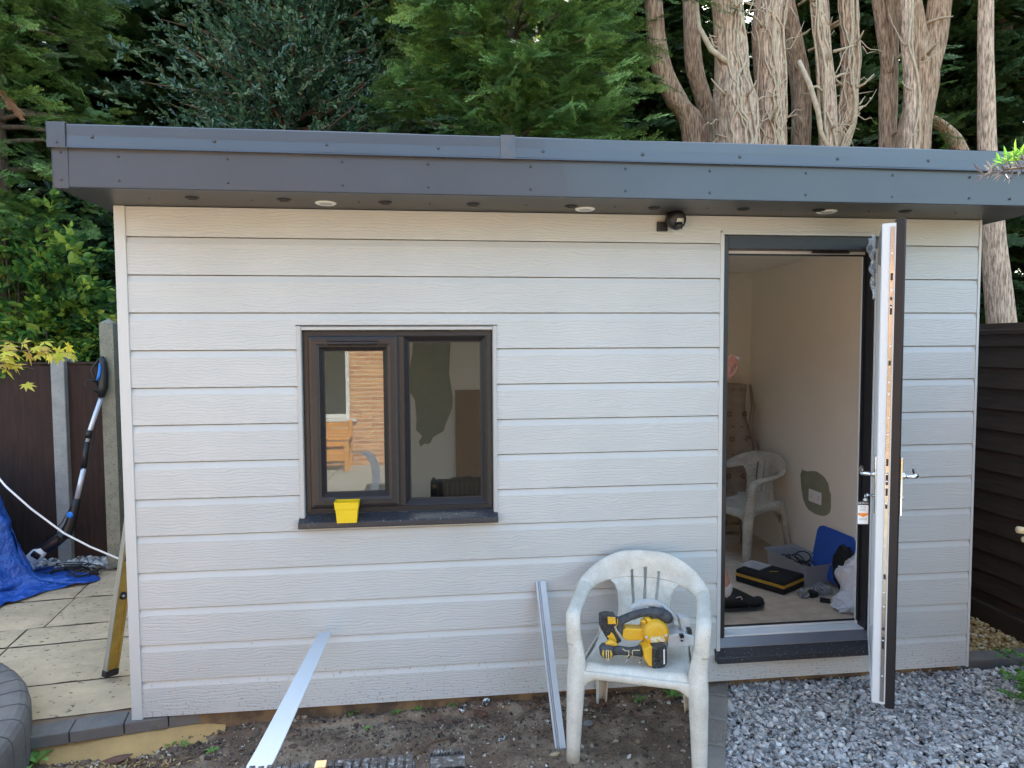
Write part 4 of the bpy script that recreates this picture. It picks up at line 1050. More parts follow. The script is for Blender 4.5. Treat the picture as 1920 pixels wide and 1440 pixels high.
# ================================================================== TREES
def quad_template(segs):
    """segs: list of (base(x,y,z), dir, length, width, tint) -> rhombus leaflets"""
    V = []; T = []
    for (b, d, l, w, t0, t1, nrm) in segs:
        b = np.array(b,float); d = np.array(d,float); d /= np.linalg.norm(d)
        s = np.cross(d, nrm); s /= np.linalg.norm(s)+1e-9
        V += [b, b+d*l*.45+s*w*.5, b+d*l, b+d*l*.45-s*w*.5]
        T += [t0, (t0+t1)/2, t1, (t0+t1)/2]
    return np.array(V), np.array(T)
def conifer_template(seed, nside=10, sub=4, wid=.0155):
    r = random.Random(seed); S = []
    up = np.array((0,0,1.0))
    S.append(((0,0,0),(1,0,-.05),1.0,.018,.1,.7,up))
    for i in range(nside):
        for sgn in (-1,1):
            x = .06+.86*(i+.5*(sgn>0)+r.uniform(-.2,.2))/nside
            L_ = (.30*(1-x)**.8+.06)*r.uniform(.6,1.25)
            an = rad(r.uniform(20,40)); z = -.10*x*x+r.uniform(-.02,.02)
            d = np.array((math.cos(an), sgn*math.sin(an), r.uniform(-.22,.10)))
            S.append(((x,0,z),d,L_,wid*.9,.15+.3*x,.75+.25*x,up+np.array((r.uniform(-.3,.3),r.uniform(-.3,.3),0))))
            for j in range(sub):
                q = (j+.7)/(sub+.6)
                bb = np.array((x,0,z))+d*L_*q
                for s2 in (-1,1):
                    a2 = math.atan2(d[1],d[0])+s2*rad(r.uniform(25,42)); l2 = L_*(1-q)*.42+.034
                    S.append((bb,(math.cos(a2),math.sin(a2),d[2]+r.uniform(-.25,.2)),l2*r.uniform(.8,1.2),wid,.2+.35*q,.6+.4*q,up+np.array((r.uniform(-.5,.5),r.uniform(-.5,.5),0))))
    return quad_template(S)
def leafy_template(seed, n=9, ll=.32, lw=.17, spread=1.0, lobes=False):
    r = random.Random(seed); V = []; T = []; 
    for i in range(n):
        x = spread*(i+.3)/n; a = i*2.4+r.uniform(-.4,.4); el = r.uniform(.1,.9)
        d = np.array((.45+.35*x, math.cos(a)*el, math.sin(a)*el*.8+.1)); d /= np.linalg.norm(d)
        nr = np.array((r.uniform(-.4,.4),r.uniform(-.5,.5),1.0)); s = np.cross(d,nr); s /= np.linalg.norm(s); nr = np.cross(s,d)
        b = np.array((x,0,0)); l = ll*r.uniform(.7,1.2); w = lw*l/ll
        t = r.random()
        # two quads folded along the midrib
        m1 = b+d*l*.5-nr*.04*l; tip = b+d*l-nr*.10*l
        e1 = b+d*l*.42+s*w*.5+nr*.05*l; e2 = b+d*l*.42-s*w*.5+nr*.05*l
        e1b = b+d*l*.75+s*w*.33; e2b = b+d*l*.75-s*w*.33
        V += [b, e1, e1b, tip]; T += [t]*4
        V += [b, tip, e2b, e2]; T += [t]*4
    return np.array(V), np.array(T)
def place(name, temps, P, D, S, mats, parent=None, up=None, tb=None, roll=.5):
    """scatter leaf templates (4-vertex faces) at P pointing along D, scale S"""
    P = np.asarray(P,float); D = np.asarray(D,float); S = np.asarray(S,float); n = len(P)
    D /= np.linalg.norm(D,axis=1,keepdims=True)+1e-9
    U = np.tile((0,0,1.0),(n,1)) + rng.normal(0,roll,(n,3))
    B = np.cross(U,D); B /= np.linalg.norm(B,axis=1,keepdims=True)+1e-9
    Nn = np.cross(D,B)
    if tb is None: tb = rng.normal(-.04,.20,n)
    Vs = []; Ts = []
    which = rng.integers(0,len(temps),n)
    for k, (tv, tt) in enumerate(temps):
        m = which == k
        if not m.any(): continue
        v = P[m][:,None]+S[m][:,None,None]*(tv[None,:,0:1]*D[m][:,None]+tv[None,:,1:2]*B[m][:,None]+tv[None,:,2:3]*Nn[m][:,None])
        Vs.append(v.reshape(-1,3)); Ts.append(np.clip(tt[None]+tb[m][:,None],0,1).ravel())
    V = np.concatenate(Vs); T = np.concatenate(Ts)
    return np_mesh(name, V, np.arange(len(V)), mats, parent=parent, attrs={'tint': T}, n=4)
CT = [conifer_template(i) for i in range(4)]
CT2 = [conifer_template(10+i, nside=10, sub=3, wid=.085) for i in range(3)]
HT = [leafy_template(20+i, n=10) for i in range(4)]
BT = [leafy_template(30+i, n=7, ll=.42, lw=.24) for i in range(4)]

def branch_cloud(axis, zlo, zhi, radf, nb, ns, rise=(.0,.5), seed=0, droop=.25, spray=.34, aim=None, inner=.35, yscale=1.0, limb=None):
    """sprays set along limbs that radiate from the trunk; returns positions, dirs, sizes, limb polylines"""
    r = random.Random(seed); P = []; D = []; S = []; B = []
    for i in range(nb):
        z = zlo+(zhi-zlo)*(i+r.random())/nb; a = r.uniform(0,2*math.pi)
        if aim is not None and r.random() < .6: a = aim+r.gauss(0,.75)
        R_ = radf((z-zlo)/(zhi-zlo), a)*r.uniform(.8,1.12); ri = r.uniform(*rise)
        ax, ay = axis(z)
        o = Vector((ax,ay,z)); d = Vector((math.cos(a),math.sin(a)*yscale,ri)).normalized()
        pts = [o+d*(R_*q)-Vector((0,0,droop*R_*q*q)) for q in (0,.25,.5,.75,.95)]
        B.append(pts)
        for j in range(ns):
            q = inner+(1-inner)*(j+r.random())/ns
            k = min(int(q*4/.95*.95),3); 
            p = o+d*(R_*q)-Vector((0,0,droop*R_*q*q))
            sw = r.choice((-1,1))*r.uniform(.0,1.15)
            dd = Vector((d.x*math.cos(sw)-d.y*math.sin(sw), d.x*math.sin(sw)+d.y*math.cos(sw), d.z-droop*1.2*q+r.uniform(-.25,.35)))
            p = p+Vector((r.gauss(0,.10),r.gauss(0,.10),r.gauss(0,.09)))
            P.append(p); D.append(dd); S.append(spray*r.uniform(.65,1.2))
    return P, D, S, B
def trunkmesh(pts, m, parent=None, name="trunk", n=16, rough=.07, seed=0):
    """pts: (x,y,z,r); adds fluting and lumps"""
    mb = MB(); P = [Vector(p[:3]) for p in pts]; R_ = [p[3] for p in pts]
    # resample
    Q = []; 
    for i in range(len(P)-1):
        k = max(2,int((P[i+1]-P[i]).length/.07))
        for j in range(k):
            t = j/k
            a0 = P[max(i-1,0)]; a1 = P[i]; a2 = P[i+1]; a3 = P[min(i+2,len(P)-1)]
            p = .5*((2*a1)+(a2-a0)*t+(2*a0-5*a1+4*a2-a3)*t*t+(3*a1-a0-3*a2+a3)*t**3)
            Q.append((p, R_[i]*(1-t)+R_[i+1]*t))
    Q.append((P[-1],R_[-1]))
    vs = []; fs = []
    for i, (p, r_) in enumerate(Q):
        for j in range(n):
            a = 2*math.pi*j/n
            q = r_*(1+rough*(mnoise.noise(Vector((math.cos(a)*1.6+seed,math.sin(a)*1.6,p.z*1.3)))*1.6+.5*mnoise.noise(Vector((math.cos(a)*4,math.sin(a)*4+seed,p.z*2.5)))))
            vs.append((p.x+q*math.cos(a), p.y+q*math.sin(a), p.z))
    for i in range(len(Q)-1):
        for j in range(n): fs.append((i*n+j,i*n+(j+1)%n,(i+1)*n+(j+1)%n,(i+1)*n+j))
    mb.add(vs, fs, 0, True)
    return mb
def limbs(B, r0, m, parent, every=2):
    mb = MB()
    for b in B[::every]: mb.tube(b,[r0,r0*.8,r0*.6,r0*.4,r0*.15],n=5)
    return mb.build("limbs", m, parent)

# --- bright conifer above the middle of the roof
def conifer(name, label, x, y, h, radf, zlo, nb, ns, mt, seed, spray=.34, temps=None, base=-.25, tr=.14, lean=0, barkm='bark', group=None, **kw):
    t = thing(name, label, "conifer tree", (x,y,base), group)
    trunkmesh([(x,y,base,tr),(x+lean*.3,y,h*.4,tr*.8),(x+lean*.7,y,h*.75,tr*.45),(x+lean,y,h,.02)], None).build("trunk", M[barkm], t)
    P,D,S,B = branch_cloud(lambda z:(x+lean*z/h,y), zlo, h, radf, nb, ns, seed=seed, spray=spray, **kw)
    limbs(B, .028, M[barkm], t, 2)
    place("crown", temps or CT, P, D, S, M[mt], t)
    return t, P
FG = "conifers crowding behind the garden room"
conifer("conifer", "bright green conifer rising behind the middle of the roof", 2.25, 3.75, 6.6, lambda t,a: (1.62*(1-.55*t)**.8)*(1+.10*math.sin(a*3)), 2.5, 165, 36, 'conifer', 1, spray=.33, aim=-math.pi/2, group=FG, rise=(-.05,.5), inner=.58, barkm='bark_dark')
conifer("conifer", "conifer with one dead orange spray at the far left", -2.75, 4.0, 7.2, lambda t,a: 1.55*(1-.6*t)**.8, 1.3, 155, 33, 'conifer', 2, spray=.34, aim=-1.3, group=FG, rise=(-.05,.4), inner=.55, barkm='bark_dark')
# dead spray
dd = thing("dead_branch", "hanging branch of orange brown dead conifer sprays at the left edge", "dead branch", (-2.3,2.9,3.7))
pp_ = [Vector((-2.70,3.15,4.06)),Vector((-2.40,2.95,4.02)),Vector((-2.14,2.85,3.88)),Vector((-1.93,2.80,3.68))]
mb = MB(); mb.tube(pp_,[.02,.014,.009,.004],n=6); mb.build("stem", M['twig'], dd)
P=[];D=[];S=[]
for i in range(30):
    q = rng.random(); k = int(q*3); p = pp_[k].lerp(pp_[k+1], q*3-k); P.append(p); D.append((.6,rng.uniform(-.5,.5),-.5+rng.uniform(-.3,.2))); S.append(rng.uniform(.14,.24))
place("sprays", CT, P, D, S, M['dead'], dd)
# dark conifers behind
bt = [(-4.9,6.5,8.8,"dark conifer behind the left fence, beyond the picture's edge"),(-1.1,7.4,9.0,"tall dark conifer seen through gaps left of the broad evergreen"),(1.5,7.6,9.2,"shaded conifer behind the broad evergreen's right half"),
      (4.0,7.0,8.6,"dark conifer standing behind the first bare trunks"),(6.9,7.6,9.4,"dark conifer behind the middle of the bare trunks"),(9.4,7.4,9.0,"dark conifer filling the gap behind the forked trunk"),(12.2,6.6,8.6,"dark conifer at the right end above the plank fence"),(15.2,6.4,8.2,"dark conifer beyond the right hand fence corner")]
for i, (x,y,h,lb) in enumerate(bt):
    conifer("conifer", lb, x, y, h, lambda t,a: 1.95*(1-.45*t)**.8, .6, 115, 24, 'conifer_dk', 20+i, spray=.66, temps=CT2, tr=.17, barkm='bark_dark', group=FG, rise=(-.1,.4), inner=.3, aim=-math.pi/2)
bt2 = [(-7.2,10.0),(-3.6,10.5),(-2.0,9.0),(0.2,10.8),(3.0,11),(5.8,11.2),(8.6,11),(11.4,10.6),(14.5,10.2),(18.5,9.5)]
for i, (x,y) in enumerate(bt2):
    conifer("conifer", "%s in the farthest row of shadowy dark conifers"%("leftmost second third fourth fifth sixth seventh eighth ninth tenth".split()[i]+" from the left"), x, y, 8.8+.5*math.sin(i*2), lambda t,a: 2.3*(1-.3*t)**.8, .2, 95, 24, 'conifer_dk', 40+i, spray=.95, temps=CT2, tr=.2, barkm='bark_dark', group=FG, rise=(-.1,.4), inner=.2)

# broad evergreen with glossy leaves
t = thing("evergreen_tree", "broad evergreen with small glossy dark leaves above the left half of the roof", "evergreen tree", (0.0,4.2,-.25))
trunkmesh([(0.0,4.4,-.25,.12),(.05,4.35,2.0,.10),(-.05,4.3,4.0,.07),(0,4.3,6.2,.02)],None).build("trunk", M['bark_dark'], t)
P=[];D=[];S=[];B=[]
r = random.Random(77)
for i in range(150):
    z0 = r.uniform(2.2,6.2); a = -math.pi/2+r.gauss(0,1.1); R_ = r.uniform(.85,1.42)*(1.0 if z0<5 else .85)
    d = Vector((math.cos(a)*1.05,math.sin(a)*.75,r.uniform(-.1,.55)))
    o = Vector((0,4.3,z0)); e = o+d*R_
    B.append([o, o.lerp(e,.3)+Vector((0,0,.05)), o.lerp(e,.55), o.lerp(e,.8), e])
    for j in range(30):
        q = r.uniform(.3,1.03); p = o.lerp(e,q)+Vector((r.gauss(0,.15),r.gauss(0,.15),r.gauss(0,.14)))
        P.append(p); D.append(Vector((d.x+r.gauss(0,.6),d.y+r.gauss(0,.5),d.z+r.uniform(-.2,.8)))); S.append(r.uniform(.12,.21))
limbs(B, .022, M['twig'], t, 1)
place("crown", HT, P, D, S, M['holly'], t, roll=.9, tb=rng.normal(-.08,.2,len(P)))

# broadleaf bush behind the left fence
def bush(name, label, cx, cy, cz, rx, ry, rz, n, s, mt, temps, seed, cat="bush", stems=5, tb=0, group=None):
    t = thing(name, label, cat, (cx,cy,-.2), group)
    r = random.Random(seed); P=[];D=[];S=[]; mb = MB()
    for i in range(stems*3):
        a = r.uniform(0,6.28); e = Vector((cx+rx*.8*math.cos(a)*r.random(),cy+ry*.7*math.sin(a),cz+rz*r.uniform(-.2,.9)))
        mb.tube([(cx+r.uniform(-.2,.2),cy+r.uniform(-.1,.1),-.2),(cx+(e.x-cx)*.4,cy+(e.y-cy)*.5,cz*.55),e],[.014,.010,.004],n=5)
    mb.build("stems", M['twig'], t)
    for i in range(n):
        v = Vector((r.gauss(0,1),r.gauss(0,1),r.gauss(0,1))).normalized()*r.uniform(.35,1.05)**.6
        lump = 1+.18*mnoise.noise(Vector((v.x*2+seed,v.y*2,v.z*2)))*2
        P.append((cx+v.x*rx*lump,cy+v.y*ry*lump,cz+v.z*rz*lump)); D.append((v.x+r.gauss(0,.4),v.y-.3+r.gauss(0,.4),r.uniform(-.3,.5))); S.append(s*r.uniform(.7,1.25))
    place("leaves", temps, P, D, S, M[mt], t, roll=.7, tb=rng.normal(tb,.2,len(P)))
    return t
bush("broadleaf_bush","mid green leafy bush growing tall behind the left fence panel",-2.05,3.05,2.05,.62,.30,.80,620,.21,'bushleaf',BT,5,tb=-.02)
bush("broadleaf_bush","low yellow green bush just above the fence beside the maple leaves",-1.80,2.95,1.66,.42,.24,.36,300,.19,'bushleaf',BT,6,tb=.18)
bush("broadleaf_bush","dark green bush behind the fence next to the tall mossy post",-1.20,3.15,1.60,.55,.28,.52,420,.20,'bushleaf',BT,7,tb=-.35)
bush("broadleaf_bush","shaded shrub filling the dark gap under the roof corner at the left",-1.2,4.3,2.6,1.3,.5,1.2,1100,.26,'holly',BT,8,tb=-.3)

# --- cluster of bare trunks with ivy stems
TG = "bare trunks rising behind the right half of the roof"
rt = random.Random(5)
def vine(mb, path, r_out, side, turns, z0, z1, wob, th=.010, seed=0):
    r = random.Random(seed); pts = []
    k = int((z1-z0)/.05)
    for i in range(k+1):
        z = z0+(z1-z0)*i/k
        for (a, b) in zip(path[:-1], path[1:]):
            if a[2] <= z <= b[2] or b is path[-1]:
                q = (z-a[2])/(b[2]-a[2]+1e-9); q = max(0,min(1,q)); cx = a[0]+(b[0]-a[0])*q; cy = a[1]+(b[1]-a[1])*q; rr = a[3]+(b[3]-a[3])*q
                if a[2] <= z <= b[2]: break
        an = side+turns*2*math.pi*i/k+wob*mnoise.noise(Vector((z*2.1,seed*3.3,0)))+.25*mnoise.noise(Vector((z*9,seed,0)))
        rr2 = (rr*1.03+th*.6)*(1+.06*abs(mnoise.noise(Vector((z*5,seed*1.7,4)))))
        pts.append((cx+rr2*math.cos(an), cy+rr2*math.sin(an), z))
    mb.tube(pts,[th*(1-.35*i/len(pts)) for i in range(len(pts))],n=6)
def bare_tree(label, y, pts, bk='bark', forks=(), vines=0, seed=0, zb=-.25, stubs=0):
    (x0, z0, r0) = pts[0]
    path = [(x0,y,zb,r0*1.35),(x0,y,zb+.5,r0*1.15),(x0,y,(z0+zb)/2,r0*1.05)]+[(x,y,z,r_) for x,z,r_ in pts]
    (x1,z1,r1) = pts[-1]; (xp,zp,_) = pts[-2]
    k = (x1-xp)/(z1-zp)
    path += [(x1+k*1.2,y+.05,z1+1.2,r1*.8),(x1+k*2.2+.1,y+.1,z1+2.8,r1*.35)]
    t = thing("bare_tree", label, "tree trunk", (x0,y,zb), TG)
    trunkmesh(path, None, seed=seed, rough=.12, n=20).build("trunk", M[bk], t)
    for f in forks:
        fp = [(x,y-.02,z,r_) for x,z,r_ in f]
        a, b = fp[-2], fp[-1]; kk = (b[0]-a[0])/(b[2]-a[2]); fp.append((b[0]+kk*1.5,y,b[2]+1.5,b[3]*.5))
        trunkmesh(fp, None, seed=seed+5, rough=.1, n=16).build("fork", M[bk], t)
    if stubs:
        r = random.Random(seed)
        for i in range(stubs):
            mb = MB()
            z = r.uniform(pts[0][1]+.1, pts[-1][1]); q = [p for p in path if p[2] <= z][-1]
            a = r.uniform(math.pi,2*math.pi); L_ = r.uniform(.08,.28)
            mb.tube([(q[0]+q[3]*.7*math.cos(a),y+q[3]*.7*math.sin(a),z),(q[0]+(q[3]+L_*.5)*math.cos(a),y+(q[3]+L_*.5)*math.sin(a),z+.03),(q[0]+(q[3]+L_)*math.cos(a),y+(q[3]+L_)*math.sin(a),z+r.uniform(.0,.15))],[.016,.011,.005],n=6)
            mb.build("broken_twig", M['vine'], t)
    if vines:
        # ivy is a plant of its own
        v = MB(); r = random.Random(seed*7+1)
        for i in range(vines):
            s_ = r.uniform(-math.pi*.95,-.05); tn = r.uniform(-.22,.22)
            vine(v, path, 0, s_, tn, pts[0][1]-.8, pts[-1][1]+.5, 1.1, th=r.uniform(.007,.016), seed=seed*10+i)
        for i in range(vines):
            s_ = r.uniform(-math.pi,0); z = r.uniform(pts[0][1]-.1, pts[-1][1]-.2)
            vine(v, path, 0, s_, r.choice((-1,1))*r.uniform(.35,.6), z, z+r.uniform(.12,.4), .9, th=r.uniform(.005,.010), seed=seed*10+50+i)
        # loose ends that stand off the bark
        for i in range(vines):
            z = r.uniform(pts[0][1], pts[-1][1]); q = [p for p in path if p[2] <= z][-1]; a = r.choice((-.25,math.pi+.25))+r.uniform(-.5,.5)
            p = [(q[0]+q[3]*math.cos(a)*.95,y-abs(q[3]*math.sin(a)),z)]
            dx = math.cos(a)*.05; dz = r.uniform(-.05,.08)
            for k in range(4):
                p.append((p[-1][0]+dx+r.uniform(-.03,.03),p[-1][1]-r.uniform(-.01,.03),p[-1][2]+dz+r.uniform(-.05,.05)))
            v.tube(p,[.007,.006,.005,.004,.002],n=5)
        tag(v.build("ivy_stems", M['vine']), "dead ivy stems gripping the "+label.replace("with ","that has ")[:200].split(" that ")[0].split(",")[0], "ivy", "bare ivy stems on the trunks")
    return t
bare_tree("leaning trunk leftmost of the bare trunks, bent towards the conifer", 3.4, [(4.03,3.68,.121),(3.84,4.11,.109),(3.69,4.41,.103),(3.62,4.76,.091),(3.59,5.07,.086)], 'bark', seed=1)
bare_tree("slim brown trunk behind the leftmost leaning one", 3.9, [(4.41,3.83,.101),(4.31,4.3,.094),(4.2,4.68,.094),(4.16,5.34,.09)], 'bark', seed=2)
bare_tree("thickest grey trunk, lumpy and wrapped in ivy stems", 3.0, [(4.28,3.57,.190),(4.255,3.86,.186),(4.24,3.97,.192),(4.21,4.2,.150),(4.18,4.61,.138),(4.15,4.9,.132)], 'bark_grey', vines=12, seed=3, stubs=4)
bare_tree("straight grey trunk right of the thickest, also with ivy", 3.2, [(4.7,3.64,.143),(4.7,4.27,.134),(4.67,4.72,.133),(4.7,5.03,.144)], 'bark_grey', vines=9, seed=4, stubs=4)
bare_tree("dull brown trunk standing back behind the ivy covered pair", 4.2, [(5.58,3.93,.108),(5.56,4.62,.112),(5.45,5.14,.11),(5.35,5.55,.105)], 'bark', seed=5, stubs=7)
bare_tree("thin shaded trunk partly hidden behind the slim ivy trunk", 4.0, [(5.78,3.88,.09),(5.72,4.78,.085),(5.66,5.46,.08)], 'bark', seed=6, stubs=6)
bare_tree("slim pale trunk with a few ivy stems near the centre of the group", 3.1, [(5.26,3.61,.072),(5.23,4.1,.066),(5.17,4.6,.06),(5.12,5.0,.059)], 'bark_grey', vines=5, seed=7, stubs=6)
bare_tree("trunk with a tangle of ivy leaning right of the slim pale one", 3.3, [(5.48,3.67,.070),(5.55,3.95,.082),(5.59,4.5,.079),(5.54,5.12,.084)], 'bark', vines=8, seed=8, stubs=8)
bare_tree("smooth light brown trunk splitting in two near the top edge", 3.4, [(6.07,3.71,.080),(6.07,4.35,.082),(6.08,4.77,.072),(6.07,5.19,.07)], 'bark', forks=[[(6.05,4.45,.06),(5.99,4.75,.055),(5.91,5.2,.055)]], seed=9, stubs=3)
bare_tree("big forked light brown trunk near the right end of the roof", 3.1, [(6.13,3.62,.150),(6.18,4.04,.132),(6.20,4.35,.150),(6.10,4.75,.120),(6.03,5.05,.115)], 'bark', forks=[[(6.24,4.25,.10),(6.31,4.6,.108),(6.36,5.06,.102)]], seed=10, stubs=4)
bare_tree("thin pale trunk growing against the big forked one", 2.92, [(5.96,3.55,.067),(5.98,4.0,.062),(5.92,4.5,.052),(5.90,4.84,.044)], 'bark_grey', vines=2, seed=11)
# straight tree beside the fence
t = thing("fence_tree", "tree with straight pale trunk showing above and below the roof's right end", "tree trunk", (6.78,2.6,-.25))
trunkmesh([(6.86,2.6,-.25,.15),(6.80,2.6,.9,.135),(6.75,2.6,1.53,.128),(6.70,2.6,1.87,.120),(6.57,2.6,2.83,.098),(6.50,2.6,3.47,.076),(6.47,2.6,4.11,.069),(6.44,2.6,4.82,.062),(6.42,2.6,6.5,.03)],None,n=20,rough=.08).build("trunk", M['bark_grey'], t)
P=[];D=[];S=[]
for i in range(60):
    a = rng.uniform(0,6.28); P.append((6.43+.5*math.cos(a)*rng.random(),2.7+.4*math.sin(a)*rng.random(),rng.uniform(5.0,6.6))); D.append((math.cos(a),math.sin(a),-.3)); S.append(rng.uniform(.25,.4))
place("crown", CT, P, D, S, M['conifer'], t)
bare_tree("dark curved trunk at the right edge of the photo", 6.5, [(10.95,4.6,.17),(10.75,5.19,.16),(10.32,5.65,.152),(10.11,6.2,.133),(10.02,6.9,.115)], 'bark_dark', seed=13)
t = thing("leaning_trunk", "short dark trunk leaning left between the forked trunk and the straight tree", "tree trunk", (8.3,4.5,-.25), TG)
trunkmesh([(8.9,4.6,-.25,.13),(8.3,4.55,3.0,.12),(7.78,4.5,4.03,.105),(7.6,4.5,4.28,.095),(7.36,4.5,4.43,.085)],None).build("trunk", M['bark'], t)
mb = MB(); mb.tube([(4.62,3.05,5.3),(4.35,3.0,4.72),(4.1,2.85,4.35),(4.02,2.85,4.28)] if 0 else [(3.86,3.0,4.95),(3.88,2.95,4.62),(3.98,2.9,4.40),(4.14,2.88,4.28)],[.018,.022,.026,.03],n=8)
tag(mb.build("hanging_branch", M['vine']), "bent bare branch hooking down onto the thickest ivy trunk", "branch"); mb = MB(); mb.tube([(4.88,3.0,4.38),(4.96,2.95,4.15),(5.05,2.95,3.9),(5.08,2.95,3.72),(5.22,3.0,3.5)],[.02,.024,.024,.022,.02],n=8)
tag(mb.build("hanging_branch", M['vine']), "bare pale branch leaning down to the roof between the ivy trunks", "branch")
# fine conifer sprays low between the trunks
def spray_clump(label, x,y,z,n,s,seed,spread=.35,mt='conifer'):
    r = random.Random(seed); P=[];D=[];S=[]
    t = thing("conifer_seedling", label, "conifer shoot", (x,y,-.25), "young conifer shoots among the trunks")
    mb = MB(); mb.tube([(x,y,-.25),(x+.03,y,z*.6),(x,y,z)],[.02,.014,.006],n=6); mb.build("stem", M['twig'], t)
    for i in range(n):
        P.append((x+r.gauss(0,.12),y+r.gauss(0,.1),z+r.gauss(0,.16))); a = r.uniform(0,6.28); D.append((math.cos(a),math.sin(a),r.uniform(-.2,.5))); S.append(s*r.uniform(.6,1.1))
    place("sprays", CT, P, D, S, M[mt], t)
spray_clump("dark conifer shoot between the tangled trunk and the smooth one",5.95,3.9,3.95,22,.35,1,mt='conifer_dk')
spray_clump("conifer shoot showing green above the roof right of the forked trunk",6.85,3.9,4.1,26,.38,2)
spray_clump("upright bunch of conifer sprays behind the right roof end",7.1,4.3,4.8,30,.42,3)
# conifer sprays hanging on the left of the trunks at the top
t = thing("drooping_branch", "green conifer branch drooping over the trunks at the top of the photo", "conifer branch", (3.95,2.9,5.0))
mb = MB(); mb.tube([(3.2,3.3,5.2),(3.6,3.05,5.1),(3.9,2.85,4.95),(4.1,2.75,4.8)],[.03,.022,.014,.006],n=6); mb.build("stem", M['twig'], t)
P=[];D=[];S=[]; r = random.Random(9)
for i in range(46):
    q = r.random(); P.append((3.3+.7*q+r.gauss(0,.06),3.15-.35*q+r.gauss(0,.06),5.15-.35*q+r.gauss(0,.08))); D.append((.6+r.gauss(0,.3),-.5,r.uniform(-.6,.2))); S.append(r.uniform(.2,.34))
place("sprays", CT, P, D, S, M['conifer'], t)
# pale shoot above the roof centre
t = thing("young_shoot", "pale green shoot poking up behind the middle of the roof edge", "plant shoot", (2.12,2.75,-.25))
mb = MB(); mb.tube([(2.16,2.75,-.25),(2.17,2.75,3.3),(2.13,2.72,3.66)],[.008,.005,.002],n=5); mb.tube([(2.165,2.75,3.35),(2.26,2.72,3.54)],[.003,.001],n=5); mb.build("stem", M['freshleaf'], t)
P=[];D=[];S=[]
for i in range(14): P.append((2.15+rng.normal(0,.02),2.74,3.36+.02*i)); D.append((rng.uniform(-1,1),-.3,.9)); S.append(.07)
place("leaves", [leafy_template(61,n=4,ll=1.1,lw=.14)], P, D, S, M['freshleaf'], t)

# --- maple branch at the left, yellow
def star_leaf(lobes=7, seed=0):
    r = random.Random(seed); V=[];T=[]
    for i in range(lobes):
        a = rad(-120+240*i/(lobes-1)); l = (1-.45*abs(i-(lobes-1)/2)/((lobes-1)/2))
        d = np.array((math.cos(a),math.sin(a),-.12-.2*l)); s = np.array((-math.sin(a),math.cos(a),0)); w = .17*l
        b = np.array((0,0,0.0))
        V += [b, b+d*l*.42+s*w, b+d*l, b+d*l*.42-s*w]; T += [.5,.5,.75,.5]
    return np.array(V), np.array(T)
ST = [star_leaf(7,i) for i in range(2)]+[star_leaf(5,3)]
t = thing("maple_branch", "maple branch with yellow and orange star leaves entering from the left", "maple branch", (-.95,.35,1.6))
mb = MB(); r = random.Random(2); P=[];D=[];S=[]
tips = [(-.315,.30,1.685),(-.40,.36,1.700),(-.47,.25,1.61),(-.54,.36,1.73),(-.62,.30,1.64),(-.55,.25,1.665)]
for k,(ex,ey,ez) in enumerate(tips):
    a = Vector((-1.5,.45,1.62+.03*k)); e = Vector((ex,ey,ez)); pts = [a.lerp(e,q)+Vector((0,0,.05*math.sin(q*3.1))) for q in (0,.3,.6,.85,1)]
    mb.tube(pts,[.006,.005,.003,.002,.001],n=5)
    for j in range(20):
        q = r.uniform(.35,1.0); p = a.lerp(e,q)+Vector((r.gauss(0,.03),r.gauss(0,.04),.05*math.sin(q*3.1)+r.gauss(-.01,.025)))
        P.append(p); D.append((r.uniform(.1,1),r.uniform(-.8,.3),r.uniform(-.6,.0))); S.append(r.uniform(.045,.070))
mb.build("twigs", M['twig'], t)
place("leaves", ST, P, D, S, M['mapleleaf'], t, roll=.5, tb=rng.normal(0,.25,len(P)))
# --- overhanging branch, top right
t = thing("overhanging_branch", "bamboo like twig with fresh green and withered grey leaves at the right edge", "leafy twig", (3.5,-1.2,2.25))
mb = MB(); mb.tube([(4.3,-1.25,2.36),(3.8,-1.22,2.315),(3.45,-1.2,2.29),(3.30,-1.2,2.275),(3.22,-1.2,2.255)],[.008,.006,.004,.003,.001],n=6); mb.build("twig", M['twig'], t)
lt = [leafy_template(71,n=5,ll=1.0,lw=.16,spread=.6)]
P=[];D=[];S=[]
for i in range(9): P.append((3.285+.012*i,-1.2,2.29+.004*i)); D.append((-1,rng.uniform(-.5,.5),rng.uniform(.1,.9))); S.append(.048)
place("fresh_leaves", lt, P, D, S, M['freshleaf'], t, tb=rng.normal(.2,.1,9))
P=[];D=[];S=[]
for i in range(12): P.append((3.235+.014*i,-1.2,2.255+.0035*i)); D.append((-1,rng.uniform(-.4,.4),rng.uniform(-.5,.2))); S.append(.050)
place("withered_leaves", lt, P, D, S, M['greyleaf'], t)
# cut stick at the right edge
mb = MB()
mb.tube([(3.85,-.98,1.00),(3.63,-1.0,1.01),(3.562,-1.0,1.022)],[.013,.012,.013],n=9); mb.tube([(3.85,-.96,.96),(3.66,-1.0,.97),(3.585,-1.0,.985)],[.014,.012,.011],n=9); mb.tube([(3.85,-.97,.90),(3.66,-1.0,.915),(3.60,-1.0,.925)],[.010,.009,.009],n=9); mb.tube([(3.70,-1.0,1.05),(3.64,-1.0,1.02)],[.010,.012],n=8)
tag(mb.build("pruned_branch", mat("pale pruned wood",(0.55,0.42,0.24),.8,var=.3,vscale=30)), "pale pruned branch ends sticking in from the right edge", "branch")
